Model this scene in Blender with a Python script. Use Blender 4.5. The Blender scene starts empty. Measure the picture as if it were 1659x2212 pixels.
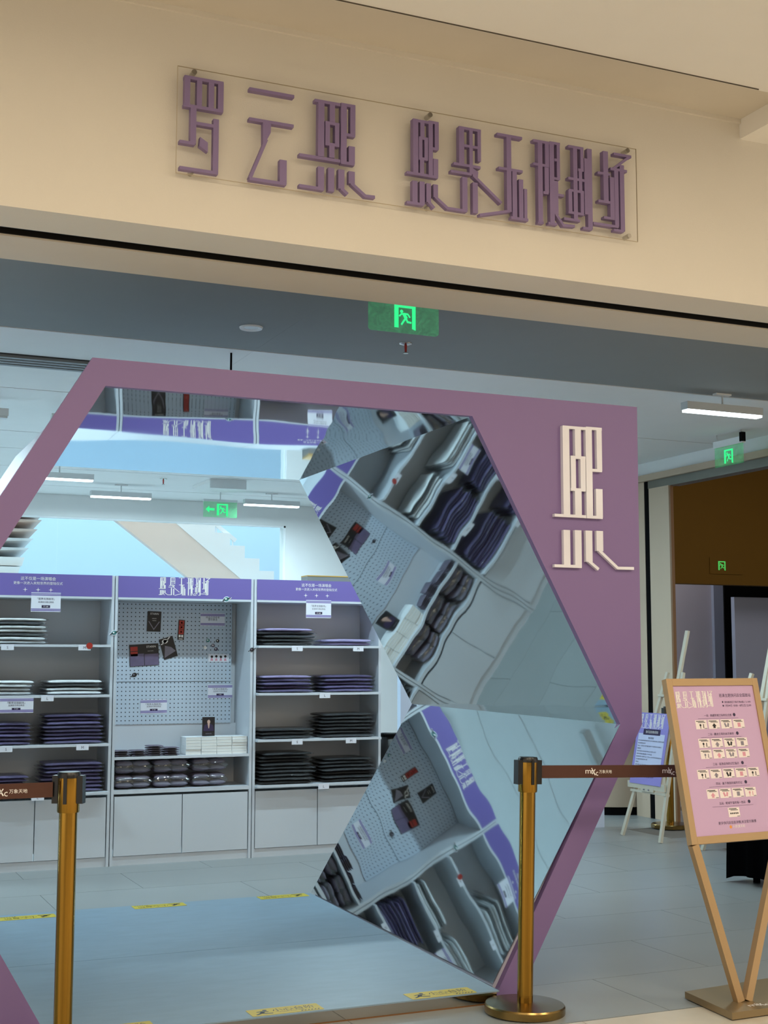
import bpy, bmesh, math, random
from mathutils import Vector, Matrix, noise
random.seed(7)
SC = bpy.context.scene
COL = SC.collection

# ---------------------------------------------------------------- camera
def cam_axes(yaw, pit, rol):
    F = Vector((math.sin(yaw), math.cos(yaw), 0)); R = Vector((math.cos(yaw), -math.sin(yaw), 0)); U = Vector((0, 0, 1))
    F2 = F * math.cos(pit) + U * math.sin(pit); U2 = -F * math.sin(pit) + U * math.cos(pit)
    return F2, R * math.cos(rol) + U2 * math.sin(rol), -R * math.sin(rol) + U2 * math.cos(rol)
F_, R_, U_ = cam_axes(math.radians(23.77087), math.radians(6.24146), math.radians(0.0603))
cd = bpy.data.cameras.new('camera'); cam = bpy.data.objects.new('camera', cd); COL.objects.link(cam)
M = Matrix((R_, U_, -F_)).transposed().to_4x4(); M.translation = Vector((0, 0, 1.35))
cam.matrix_world = M
cd.sensor_fit = 'HORIZONTAL'; cd.sensor_width = 36.0; cd.lens = 36.0 * 2900.0 / 1659.0
cd.clip_start = 0.05; cd.clip_end = 100
SC.camera = cam

# ---------------------------------------------------------------- world, lights, exposure
SC.view_settings.view_transform = 'Standard'; SC.view_settings.look = 'None'
SC.view_settings.gamma = 1.0; SC.view_settings.use_curve_mapping = False
SC.view_settings.exposure = -0.1
SC.cycles.transparent_max_bounces = 14; SC.cycles.max_bounces = 6; SC.cycles.diffuse_bounces = 3; SC.cycles.glossy_bounces = 4; SC.cycles.use_light_tree = False
W = bpy.data.worlds.new('world'); SC.world = W; W.use_nodes = True
W.node_tree.nodes['Background'].inputs[0].default_value = (1.0, 0.90, 0.76, 1)
W.node_tree.nodes['Background'].inputs[1].default_value = 1.2

def area(name, loc, rot, sx, sy, energy, color):
    l = bpy.data.lights.new(name, 'AREA'); l.shape = 'RECTANGLE'; l.size = sx; l.size_y = sy
    l.energy = energy; l.color = color
    o = bpy.data.objects.new(name, l); o.location = loc; o.rotation_euler = rot; COL.objects.link(o); return o
WARM = (1.0, 0.86, 0.66); COOL = (0.66, 0.90, 1.0)
# warm ceiling luminaires of the mall walkway
for i, (x, y) in enumerate(((0.2, 1.6), (2.6, 1.6), (5.0, 1.6), (0.2, -1.6), (2.6, -1.6))):
    area('walkway_lamp_light', (x, y, 3.52), (0, 0, 0), 1.0, 1.0, 57, WARM)
# daylight in the atrium behind the shop window
area('atrium_daylight', (2.5, 17.4, 6.3), (0, 0, 0), 13, 5.5, 760, (0.62, 0.85, 1.0))
# unseen lights added to brighten the corridor to the right
area('corridor_wall_fill', (9.0, 12.9, 4.1), (0, 0, 0), 1.2, 0.6, 45, (1.0, 0.95, 0.95))
area('corridor_fill_light', (9.5, 9.0, 4.0), (0, 0, 0), 2.0, 2.0, 60, (1.0, 0.9, 0.85))

# ---------------------------------------------------------------- materials
def lin(c):
    return tuple(((v / 255) / 12.92 if v / 255 <= 0.04045 else ((v / 255 + 0.055) / 1.055) ** 2.4) for v in c)
MATS = {}
def mat(name, rgb, rough=0.5, metal=0.0, var=0.06, vscale=6.0, bump=0.0, bscale=60.0, coat=0.0, stretch=(1, 1, 1), spec=0.5, emit=None, estr=0.0, rnd=0.0):
    m = bpy.data.materials.new(name); m.use_nodes = True
    nt = m.node_tree; N = nt.nodes; L = nt.links; b = N['Principled BSDF']
    c = lin(rgb)
    b.inputs['Roughness'].default_value = rough; b.inputs['Metallic'].default_value = metal
    b.inputs['Coat Weight'].default_value = coat; b.inputs['Specular IOR Level'].default_value = spec
    tc = N.new('ShaderNodeTexCoord'); mp = N.new('ShaderNodeMapping'); mp.inputs['Scale'].default_value = stretch
    L.new(tc.outputs['Object'], mp.inputs['Vector'])
    nz = N.new('ShaderNodeTexNoise'); nz.inputs['Scale'].default_value = vscale; nz.inputs['Detail'].default_value = 2
    L.new(mp.outputs['Vector'], nz.inputs['Vector'])
    mx = N.new('ShaderNodeMix'); mx.data_type = 'RGBA'
    mx.inputs['A'].default_value = (*[v * (1 - var) for v in c], 1); mx.inputs['B'].default_value = (*[min(1, v * (1 + var)) for v in c], 1)
    if var > 0.015: L.new(nz.outputs['Fac'], mx.inputs['Factor'])
    else: mx.inputs['Factor'].default_value = 0.5
    out = mx.outputs['Result']
    if rnd:
        oi = N.new('ShaderNodeObjectInfo'); hs = N.new('ShaderNodeHueSaturation')
        mr = N.new('ShaderNodeMapRange'); mr.inputs['To Min'].default_value = 1 - rnd; mr.inputs['To Max'].default_value = 1 + rnd
        L.new(oi.outputs['Random'], mr.inputs['Value']); L.new(mr.outputs['Result'], hs.inputs['Value']); L.new(out, hs.inputs['Color']); out = hs.outputs['Color']
    L.new(out, b.inputs['Base Color'])
    if bump:
        n2 = N.new('ShaderNodeTexNoise'); n2.inputs['Scale'].default_value = bscale; n2.inputs['Detail'].default_value = 1
        L.new(mp.outputs['Vector'], n2.inputs['Vector'])
        bp = N.new('ShaderNodeBump'); bp.inputs['Strength'].default_value = 1.0; bp.inputs['Distance'].default_value = bump
        L.new(n2.outputs['Fac'], bp.inputs['Height']); L.new(bp.outputs['Normal'], b.inputs['Normal'])
    if emit:
        b.inputs['Emission Color'].default_value = (*lin(emit), 1); b.inputs['Emission Strength'].default_value = estr
    MATS[name] = m
    return m
def film_mat(name, tint=(255, 255, 255), gloss=0.12, rough=0.08, bump=0.0, bscale=30, haze=0.0, hazecol=(255, 255, 255), edge=0.45, glow=0.0):
    m = bpy.data.materials.new(name); m.use_nodes = True; nt = m.node_tree; N = nt.nodes; L = nt.links
    N.remove(N['Principled BSDF']); o = N['Material Output']
    t = N.new('ShaderNodeBsdfTransparent'); t.inputs[0].default_value = (*lin(tint), 1)
    g = N.new('ShaderNodeBsdfGlossy'); g.inputs['Roughness'].default_value = rough
    lw = N.new('ShaderNodeLayerWeight'); lw.inputs['Blend'].default_value = 0.5
    pw = N.new('ShaderNodeMath'); pw.operation = 'POWER'; pw.inputs[1].default_value = 4.0; L.new(lw.outputs['Facing'], pw.inputs[0])
    ad = N.new('ShaderNodeMath'); ad.operation = 'MULTIPLY_ADD'; ad.inputs[1].default_value = edge; ad.inputs[2].default_value = gloss; ad.use_clamp = True
    mx = N.new('ShaderNodeMixShader'); L.new(pw.outputs[0], ad.inputs[0]); L.new(ad.outputs[0], mx.inputs[0])
    base = t.outputs[0]
    if haze:
        d = N.new('ShaderNodeBsdfDiffuse'); d.inputs[0].default_value = (*lin(hazecol), 1)
        m2 = N.new('ShaderNodeMixShader'); m2.inputs[0].default_value = haze; L.new(base, m2.inputs[1]); L.new(d.outputs[0], m2.inputs[2]); base = m2.outputs[0]
    if glow:                                  # edge-lit acrylic
        e = N.new('ShaderNodeEmission'); e.inputs[0].default_value = (*lin(hazecol), 1); e.inputs[1].default_value = glow
        nz0 = N.new('ShaderNodeTexNoise'); nz0.inputs['Scale'].default_value = 22; nz0.inputs['Detail'].default_value = 6; nz0.inputs['Distortion'].default_value = 2.5
        mr = N.new('ShaderNodeMapRange'); mr.inputs['From Min'].default_value = 0.35; mr.inputs['From Max'].default_value = 0.75; mr.inputs['To Min'].default_value = glow * 0.6; mr.inputs['To Max'].default_value = glow * 2.2
        tc0 = N.new('ShaderNodeTexCoord'); L.new(tc0.outputs['Object'], nz0.inputs['Vector']); L.new(nz0.outputs['Fac'], mr.inputs['Value']); L.new(mr.outputs[0], e.inputs[1])
        a2 = N.new('ShaderNodeAddShader'); L.new(base, a2.inputs[0]); L.new(e.outputs[0], a2.inputs[1]); base = a2.outputs[0]
    L.new(base, mx.inputs[1]); L.new(g.outputs[0], mx.inputs[2]); L.new(mx.outputs[0], o.inputs[0])
    if bump:
        nz = N.new('ShaderNodeTexNoise'); nz.inputs['Scale'].default_value = bscale
        tc = N.new('ShaderNodeTexCoord'); L.new(tc.outputs['Object'], nz.inputs['Vector'])
        bp = N.new('ShaderNodeBump'); bp.inputs['Distance'].default_value = bump; L.new(nz.outputs['Fac'], bp.inputs['Height']); L.new(bp.outputs[0], g.inputs['Normal'])
    MATS[name] = m; return m
def emit_mat(name, rgb, strength):
    m = bpy.data.materials.new(name); m.use_nodes = True; nt = m.node_tree; N = nt.nodes; L = nt.links
    N.remove(N['Principled BSDF']); e = N.new('ShaderNodeEmission'); e.inputs[0].default_value = (*lin(rgb), 1); e.inputs[1].default_value = strength
    L.new(e.outputs[0], N['Material Output'].inputs[0]); MATS[name] = m; return m
def pegboard_mat():
    m = mat('pegboard', (190, 203, 218), 0.6, var=0.02); nt = m.node_tree; N = nt.nodes; L = nt.links; b = N['Principled BSDF']
    tc = N.new('ShaderNodeTexCoord'); sp = N.new('ShaderNodeSeparateXYZ'); L.new(tc.outputs['Object'], sp.inputs[0])
    cb = N.new('ShaderNodeCombineXYZ')
    for i, ax in enumerate('XZ'):
        a = N.new('ShaderNodeMath'); a.operation = 'DIVIDE'; a.inputs[1].default_value = 0.0285; L.new(sp.outputs[ax], a.inputs[0])
        f = N.new('ShaderNodeMath'); f.operation = 'FRACT'; L.new(a.outputs[0], f.inputs[0])
        s = N.new('ShaderNodeMath'); s.operation = 'SUBTRACT'; s.inputs[1].default_value = 0.5; L.new(f.outputs[0], s.inputs[0]); L.new(s.outputs[0], cb.inputs[i])
    le = N.new('ShaderNodeVectorMath'); le.operation = 'LENGTH'; L.new(cb.outputs[0], le.inputs[0])
    lt = N.new('ShaderNodeMath'); lt.operation = 'LESS_THAN'; lt.inputs[1].default_value = 0.145; L.new(le.outputs['Value'], lt.inputs[0])
    mx = N.new('ShaderNodeMix'); mx.data_type = 'RGBA'; old = b.inputs['Base Color'].links[0].from_socket
    L.new(old, mx.inputs['A']); mx.inputs['B'].default_value = (0.02, 0.025, 0.04, 1); L.new(lt.outputs[0], mx.inputs['Factor']); L.new(mx.outputs['Result'], b.inputs['Base Color'])
    return m
def mirror_mat(name, wave):
    m = mat(name, (200, 211, 214), 0.03, 1.0, var=0.02); nt = m.node_tree; N = nt.nodes; L = nt.links; b = N['Principled BSDF']
    tc = N.new('ShaderNodeTexCoord')
    nz = N.new('ShaderNodeTexNoise'); nz.inputs['Scale'].default_value = 1.6; nz.inputs['Detail'].default_value = 0.6; L.new(tc.outputs['Object'], nz.inputs['Vector'])
    bp = N.new('ShaderNodeBump'); bp.inputs['Strength'].default_value = 1.0; bp.inputs['Distance'].default_value = wave
    L.new(nz.outputs['Fac'], bp.inputs['Height']); L.new(bp.outputs[0], b.inputs['Normal']); return m

mat('fascia', (226, 218, 204), 0.7, bump=0.0006, bscale=180, var=0.03, vscale=2.5)
mat('soffit', (218, 208, 192), 0.7, var=0.03)
mat('hall_ceiling', (244, 238, 228), 0.8, var=0.02)
mat('partition', (200, 212, 232), 0.6, var=0.02)
mat('slot_line', (84, 74, 60), 0.6)
mat('slot_black', (18, 17, 16), 0.4)
mat('white_wall', (230, 232, 232), 0.7, var=0.02)
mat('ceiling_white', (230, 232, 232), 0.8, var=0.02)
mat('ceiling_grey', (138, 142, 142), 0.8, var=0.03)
mat('joint_dark', (40, 40, 40), 0.8)
mat('pier_beige', (188, 168, 146), 0.6, var=0.03)
mat('steel', (118, 116, 108), 0.4, 0.9)
mat('acrylic_edge', (186, 170, 142), 0.3)
mat('brown_trim', (120, 82, 45), 0.4)
mat('brown_panel', (92, 66, 16), 0.75, var=0.04, spec=0.15)
mat('lavender_wall', (178, 175, 188), 0.6, var=0.03)
mat('blue_grey', (140, 146, 165), 0.35, var=0.08, vscale=1.5)
mat('black', (8, 8, 9), 0.9, spec=0.1)
mat('black_plastic', (16, 16, 17), 0.3)
mat('black_cloth', (3, 3, 4), 1.0, spec=0.02)
mat('floor_tile', (142, 148, 149), 0.32, var=0.05, vscale=3, rnd=0.02)
mat('hall_tile', (206, 198, 182), 0.25, var=0.16, vscale=5, rnd=0.03)
mat('grout', (120, 118, 112), 0.8)
mat('pink', (128, 105, 154), 0.45, var=0.015)
mat('tunnel_skin', (205, 205, 222), 0.5, var=0.02)
mirror_mat('mirror', 0.0044)
mat('deck', (130, 154, 172), 0.4, var=0.12, vscale=7, stretch=(1, 3, 1))
mat('skirt_metal', (190, 184, 176), 0.06, 1.0, var=0.03)
mat('gloss_white', (238, 237, 246), 0.12, coat=0.6)
mat('sign_purple', (132, 112, 152), 0.5, var=0.02)
film_mat('acrylic', (255, 255, 255), 0.012, 0.05, haze=0.05, hazecol=(250, 246, 238), edge=0.12)
film_mat('pane_glass', (248, 252, 252), 0.0, 0.02, edge=0.08)
film_mat('plastic_film', (252, 253, 254), 0.09, 0.09, bump=0.010, bscale=20, haze=0.025)
mat('chrome', (190, 186, 178), 0.2, 1.0)
mat('gold', (158, 120, 50), 0.18, 1.0, var=0.4, stretch=(1, 1, 0.01), vscale=70)  # streaky tone paints in the vertical reflections of the poles
mat('gold_base', (142, 118, 72), 0.26, 1.0, var=0.10, vscale=12)
mat('belt', (74, 42, 30), 0.75, var=0.04, bump=0.0003, bscale=500)
mat('print_white', (240, 236, 232), 0.5, var=0.0)
mat('print_dark', (46, 34, 70), 0.5, var=0.0)
mat('print_violet', (112, 96, 168), 0.5, var=0.0)
mat('print_black', (22, 20, 26), 0.4)
mat('print_red', (170, 44, 34), 0.4)
mat('print_pink', (214, 150, 168), 0.5)
mat('print_grey', (132, 126, 140), 0.4, var=0.3, vscale=20)
mat('print_mauve', (104, 92, 122), 0.4, var=0.5, vscale=9)
mat('print_orange', (226, 150, 60), 0.5)
mat('print_teal', (60, 130, 130), 0.4)
mat('skin_tone', (200, 165, 150), 0.5)
mat('cabinet_white', (202, 208, 216), 0.5, var=0.015)
mat('header_violet', (112, 98, 168), 0.5, var=0.02)
pegboard_mat()
mat('card_white', (228, 230, 240), 0.5, var=0.01)
mat('garment_white', (236, 238, 236), 0.8, var=0.2, vscale=14, rnd=0.12)
mat('garment_lilac', (176, 162, 206), 0.8, var=0.15, vscale=12, rnd=0.1)
mat('garment_purple', (94, 82, 126), 0.75, var=0.2, vscale=12, rnd=0.12)
mat('garment_black', (20, 21, 26), 0.7, var=0.3, vscale=12, rnd=0.2)
mat('pouch_grey', (112, 104, 120), 0.7, var=0.25, vscale=25, rnd=0.1)
mat('paper_edge', (226, 226, 222), 0.7, var=0.05, stretch=(1, 1, 60))
mat('tape_yellow', (196, 178, 56), 0.5, var=0.04)
mat('frame_gold', (180, 150, 110), 0.42, 0.35, var=0.04, stretch=(1, 1, 0.1))
mat('base_bronze', (150, 130, 96), 0.35, 0.6, var=0.05)
mat('poster_pink', (196, 164, 200), 0.35, var=0.05, vscale=2.5)
mat('poster_lilac', (150, 142, 214), 0.4, var=0.05, vscale=3)
mat('poster_pale', (206, 212, 240), 0.4, var=0.01)
mat('poster_cream', (234, 224, 222), 0.45, var=0.01)
mat('easel_wood', (206, 200, 182), 0.5, var=0.05, stretch=(1, 1, 0.1), vscale=20)
mat('teal_board', (38, 70, 80), 0.5)
mat('lamp_grey', (206, 211, 213), 0.4)
mat('stair_white', (236, 240, 242), 0.6, var=0.01)
mat('stair_beige', (226, 210, 200), 0.6, var=0.02)
mat('atrium_wall', (180, 208, 230), 0.8, var=0.03, vscale=0.4)
mat('cardboard_gold', (190, 150, 70), 0.6)
mat('vent_grey', (120, 122, 122), 0.5)
emit_mat('lamp_glow', (232, 248, 255), 7.0)
emit_mat('exit_green', (60, 255, 150), 1.1)
emit_mat('exit_green_dim', (96, 230, 110), 0.75)
film_mat('exit_acrylic', (226, 240, 230), 0.01, 0.1, haze=0.10, hazecol=(90, 190, 130), glow=0.10, edge=0.1)

# ---------------------------------------------------------------- mesh helpers
class Fr:                                   # a local frame: u along, v up, w out of the surface
    def __init__(s, o, ux, uy):
        s.o = Vector(o); s.u = Vector(ux).normalized(); s.v = Vector(uy).normalized(); s.n = s.u.cross(s.v).normalized()
    def __call__(s, u, v, w=0.0): return s.o + s.u * u + s.v * v + s.n * w
WORLD = Fr((0, 0, 0), (1, 0, 0), (0, 0, 1))  # u = X, v = Z, w = -Y
def front(Y): return Fr((0, Y, 0), (1, 0, 0), (0, 0, 1))
def stroke(pts, w):                          # a polyline of even width as one polygon (mitred)
    P = [Vector(p) for p in pts]; Lp, Rp = [], []
    for i, p in enumerate(P):
        d0 = (p - P[i - 1]).normalized() if i else None; d1 = (P[i + 1] - p).normalized() if i < len(P) - 1 else None
        d = ((d0 or d1) + (d1 or d0)).normalized(); n = Vector((-d.y, d.x))
        k = w / 2 / max(0.5, n.dot(Vector((-(d0 or d1).y, (d0 or d1).x))))
        Lp.append(p + n * k); Rp.append(p - n * k)
    return [tuple(p) for p in Lp + Rp[::-1]]
def circ(cx, cy, r, n=20, ry=None, a0=0):
    return [(cx + r * math.cos(a0 + 2 * math.pi * i / n), cy + (ry or r) * math.sin(a0 + 2 * math.pi * i / n)) for i in range(n)]
def rect(x0, y0, x1, y1): return [(x0, y0), (x1, y0), (x1, y1), (x0, y1)]
def rrect(cx, cy, w, h, ang):
    c, s = math.cos(ang), math.sin(ang)
    return [(cx + c * x - s * y, cy + s * x + c * y) for x, y in ((-w / 2, -h / 2), (w / 2, -h / 2), (w / 2, h / 2), (-w / 2, h / 2))]
def star(cx, cy, r, k=0.22):
    return [(cx + (r if i % 2 == 0 else r * k) * math.cos(math.pi / 4 * i + math.pi / 2), cy + (r if i % 2 == 0 else r * k) * math.sin(math.pi / 4 * i + math.pi / 2)) for i in range(8)]
class MB:
    def __init__(s): s.v = []; s.f = []; s.ng = []
    def add(s, vs, fs):
        k = len(s.v); s.v += [Vector(p) for p in vs]; s.f += [tuple(i + k for i in f) for f in fs]; return s
    def box(s, x0, x1, y0, y1, z0, z1):
        return s.add([(x, y, z) for x in (x0, x1) for y in (y0, y1) for z in (z0, z1)],
                     [(0, 1, 3, 2), (4, 6, 7, 5), (0, 4, 5, 1), (2, 3, 7, 6), (0, 2, 6, 4), (1, 5, 7, 3)])
    def bar(s, a, b, w, d, up=(0, 0, 1)):    # square bar from a to b
        a = Vector(a); b = Vector(b); t = (b - a).normalized(); x = t.cross(Vector(up))
        if x.length < 1e-4: x = t.cross(Vector((0, 1, 0)))
        x.normalize(); y = x.cross(t)
        vs = [p + x * (w / 2 * i) + y * (d / 2 * j) for p in (a, b) for i in (-1, 1) for j in (-1, 1)]
        return s.add(vs, [(0, 1, 3, 2), (4, 6, 7, 5), (0, 4, 5, 1), (2, 3, 7, 6), (0, 2, 6, 4), (1, 5, 7, 3)])
    def prism(s, poly, w0, w1, fr=WORLD):    # a polygon in a frame, pulled from w0 to w1
        n = len(poly); ar = sum(poly[i][0] * poly[(i + 1) % n][1] - poly[(i + 1) % n][0] * poly[i][1] for i in range(n))
        if ar < 0: poly = poly[::-1]
        k = len(s.v)
        s.v += [fr(p[0], p[1], w1) for p in poly] + [fr(p[0], p[1], w0) for p in poly]
        s.f.append(tuple(range(k, k + n))); s.f.append(tuple(range(k + 2 * n - 1, k + n - 1, -1)))
        for i in range(n):
            j = (i + 1) % n; s.f.append((k + i, k + n + i, k + n + j, k + j))
        return s
    def flat(s, poly, w, fr=WORLD):
        n = len(poly); ar = sum(poly[i][0] * poly[(i + 1) % n][1] - poly[(i + 1) % n][0] * poly[i][1] for i in range(n))
        if ar < 0: poly = poly[::-1]
        k = len(s.v); s.v += [fr(p[0], p[1], w) for p in poly]; s.f.append(tuple(range(k, k + n))); return s
    def lathe(s, prof, n=32, c=(0, 0), axis=None):   # prof [(r,z)] about a vertical axis at c
        k = len(s.v); m = len(prof)
        for r, z in prof:
            for i in range(n):
                a = 2 * math.pi * i / n; s.v.append(Vector((c[0] + r * math.cos(a), c[1] + r * math.sin(a), z)))
        for j in range(m - 1):
            for i in range(n):
                i2 = (i + 1) % n; s.f.append((k + j * n + i, k + j * n + i2, k + (j + 1) * n + i2, k + (j + 1) * n + i))
        s.f.append(tuple(k + i for i in range(n))[::-1]); s.f.append(tuple(k + (m - 1) * n + i for i in range(n)))
        return s
    def cyl(s, a, b, r, n=16, r2=None):
        a = Vector(a); b = Vector(b); t = (b - a).normalized(); x = t.orthogonal().normalized(); y = t.cross(x); k = len(s.v); r2 = r if r2 is None else r2
        for p, q in ((a, r), (b, r2)):
            for i in range(n): an = 2 * math.pi * i / n; s.v.append(p + x * (q * math.cos(an)) + y * (q * math.sin(an)))
        for i in range(n): j = (i + 1) % n; s.f.append((k + i, k + j, k + n + j, k + n + i))
        s.f.append(tuple(k + i for i in range(n))[::-1]); s.f.append(tuple(k + n + i for i in range(n))); return s
    def grid(s, fn, nu, nv):
        k = len(s.v)
        for j in range(nv + 1):
            for i in range(nu + 1): s.v.append(Vector(fn(i / nu, j / nv)))
        for j in range(nv):
            for i in range(nu): a = k + j * (nu + 1) + i; s.f.append((a, a + 1, a + nu + 2, a + nu + 1))
        return s
    def mesh(s, name, m, off=(0, 0, 0), smooth=None, bevel=0):
        me = bpy.data.meshes.new(name); o = Vector(off)
        me.from_pydata([tuple(p - o) for p in s.v], [], s.f)
        bm = bmesh.new(); bm.from_mesh(me)
        big = [f for f in bm.faces if len(f.verts) > 4]
        if big: bmesh.ops.triangulate(bm, faces=big)
        if bevel:
            es = [e for e in bm.edges if len(e.link_faces) == 2 and e.calc_face_angle(0) > 0.6]
            bmesh.ops.bevel(bm, geom=es, offset=bevel, segments=2, profile=0.5, affect='EDGES')
        bm.normal_update(); bm.to_mesh(me); bm.free()
        if smooth is not None:
            me.shade_smooth()
            if smooth < 3.1: me.set_sharp_from_angle(angle=smooth)
        me.materials.append(MATS[m] if isinstance(m, str) else m)
        return me
    def build(s, name, m, parent=None, smooth=None, bevel=0, origin=None):
        base = Vector((0, 0, 0)); q = parent
        while q: base += Vector(q.location); q = q.parent
        loc = Vector(origin) - base if origin is not None else Vector((0, 0, 0))
        me = s.mesh(name, m, base + loc, smooth, bevel)
        o = bpy.data.objects.new(name, me); o.location = loc; COL.objects.link(o)
        if parent: o.parent = parent
        return o
def tag(o, label=None, cat=None, group=None, kind=None):
    if label: o['label'] = label
    if cat: o['category'] = cat
    if group: o['group'] = group
    if kind: o['kind'] = kind
    return o
def thing(name, loc, label, cat, group=None):
    o = bpy.data.objects.new(name, None); o.empty_display_size = 0.05; o.location = loc; COL.objects.link(o)
    return tag(o, label, cat, group)
def struct(name, mb, m, parent=None, **k):
    o = mb.build(name, m, parent, **k)
    if parent is None: o['kind'] = 'structure'
    return o
def copy_tree(o, parent=None):
    c = o.copy(); COL.objects.link(c); c.parent = parent
    for ch in list(o.children): copy_tree(ch, c)
    return c
_tc = {}
def text_polys(body):
    if body not in _tc:
        cu = bpy.data.curves.new('t', 'FONT'); cu.body = body; cu.resolution_u = 2; cu.fill_mode = 'FRONT'
        ob = bpy.data.objects.new('t', cu); COL.objects.link(ob)
        dg = bpy.context.evaluated_depsgraph_get(); me = bpy.data.meshes.new_from_object(ob.evaluated_get(dg))
        vs = [tuple(v.co) for v in me.vertices]; fs = [tuple(p.vertices) for p in me.polygons]
        bpy.data.objects.remove(ob); bpy.data.curves.remove(cu); bpy.data.meshes.remove(me)
        x0 = min(v[0] for v in vs); x1 = max(v[0] for v in vs); y0 = min(v[1] for v in vs); y1 = max(v[1] for v in vs)
        _tc[body] = (vs, fs, x0, x1, y0, y1)
    return _tc[body]
def text(mb, body, fr, cu, cv, w, width=None, height=None, align='c', sx=1.0, rot=0.0):   # flat lettering fitted to a width or a height, centred at cu, cv
    vs, fs, x0, x1, y0, y1 = text_polys(body)
    k = width / (x1 - x0) if width else height / (y1 - y0)
    ky = k if not (width and height) else height / (y1 - y0)
    xa = (x0 + x1) / 2 if align == 'c' else x0; ya = (y0 + y1) / 2
    c, s = math.cos(rot), math.sin(rot)
    P = []
    for v in vs:
        a = (v[0] - xa) * k * sx; b = (v[1] - ya) * ky
        P.append(fr(cu + a * c - b * s, cv + a * s + b * c, w))
    flip = (fr(1, 0) - fr(0, 0)).cross(fr(0, 1) - fr(0, 0)).dot(fr.n) < 0
    mb.add(P, fs); return mb
SIGN_A = [[('v',[(1.1845,3.3766),(1.1845,3.2677)],0.0197),('h',[(1.1738,3.3714),(1.3148,3.3714)],0.0115),('v',[(1.2279,3.3739),(1.2279,3.272)],0.0188),('v',[(1.2711,3.3711),(1.2711,3.273)],0.02),('v',[(1.3055,3.3746),(1.3055,3.2673)],0.0202),('h',[(1.172,3.2686),(1.3147,3.2686)],0.0115),('v',[(1.208,3.2714),(1.208,3.1334)],0.0208),('h',[(1.1599,3.1349),(1.2154,3.1349)],0.0115),('h',[(1.2183,3.2095),(1.2812,3.2095)],0.0115),('v',[(1.2902,3.2362),(1.2902,3.0398)],0.02),('h',[(1.1616,3.0412),(1.2996,3.0412)],0.0115),('p',[(1.2332,3.1625),(1.2612,3.146),(1.2617,3.1119),(1.2306,3.1301)])],[('h',[(1.411,3.3693),(1.58,3.3693)],0.0115),('h',[(1.4113,3.2581),(1.5788,3.2581)],0.0115),('p',[(1.4628,3.2585),(1.4928,3.2581),(1.4921,3.2192),(1.4639,3.1609)]),('d',[(1.4771,3.1926),(1.4172,3.0407)],0.0115),('h',[(1.414,3.039),(1.5526,3.039)],0.0115),('v',[(1.5406,3.1262),(1.5406,3.0372)],0.0264)],[('h',[(1.6596,3.3698),(1.7597,3.3698)],0.0115),('v',[(1.6852,3.3688),(1.6852,3.1624)],0.0238),('v',[(1.7284,3.3709),(1.7284,3.2992)],0.0205),('v',[(1.7102,3.2978),(1.7102,3.2111)],0.0181),('v',[(1.7477,3.2969),(1.7477,3.2117)],0.0171),('h',[(1.7008,3.2932),(1.7566,3.2932)],0.0115),('h',[(1.7013,3.2135),(1.7559,3.2135)],0.0115),('v',[(1.7275,3.2139),(1.7275,3.1635)],0.0204),('h',[(1.6014,3.1559),(1.7607,3.1559)],0.0115),('v',[(1.774,3.3759),(1.774,3.1499)],0.023),('h',[(1.7625,3.3731),(1.8196,3.3731)],0.0115),('v',[(1.81,3.3722),(1.81,3.2592)],0.0196),('h',[(1.7843,3.2608),(1.8188,3.2608)],0.0115),('v',[(1.8064,3.2193),(1.8064,3.1538)],0.0242),('h',[(1.7636,3.1529),(1.8169,3.1529)],0.0115),('v',[(1.6864,3.1243),(1.6864,3.0396)],0.0236),('h',[(1.6023,3.0415),(1.6973,3.0415)],0.0115),('v',[(1.7258,3.126),(1.7258,3.0372)],0.0238),('v',[(1.7656,3.1255),(1.7656,3.0534)],0.024),('d',[(1.7658,3.0555),(1.791,3.0363)],0.0115),('v',[(1.8068,3.1247),(1.8068,3.078)],0.0241),('d',[(1.8057,3.08),(1.8612,3.0398),(1.8995,3.0409)],0.0115)]]
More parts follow.
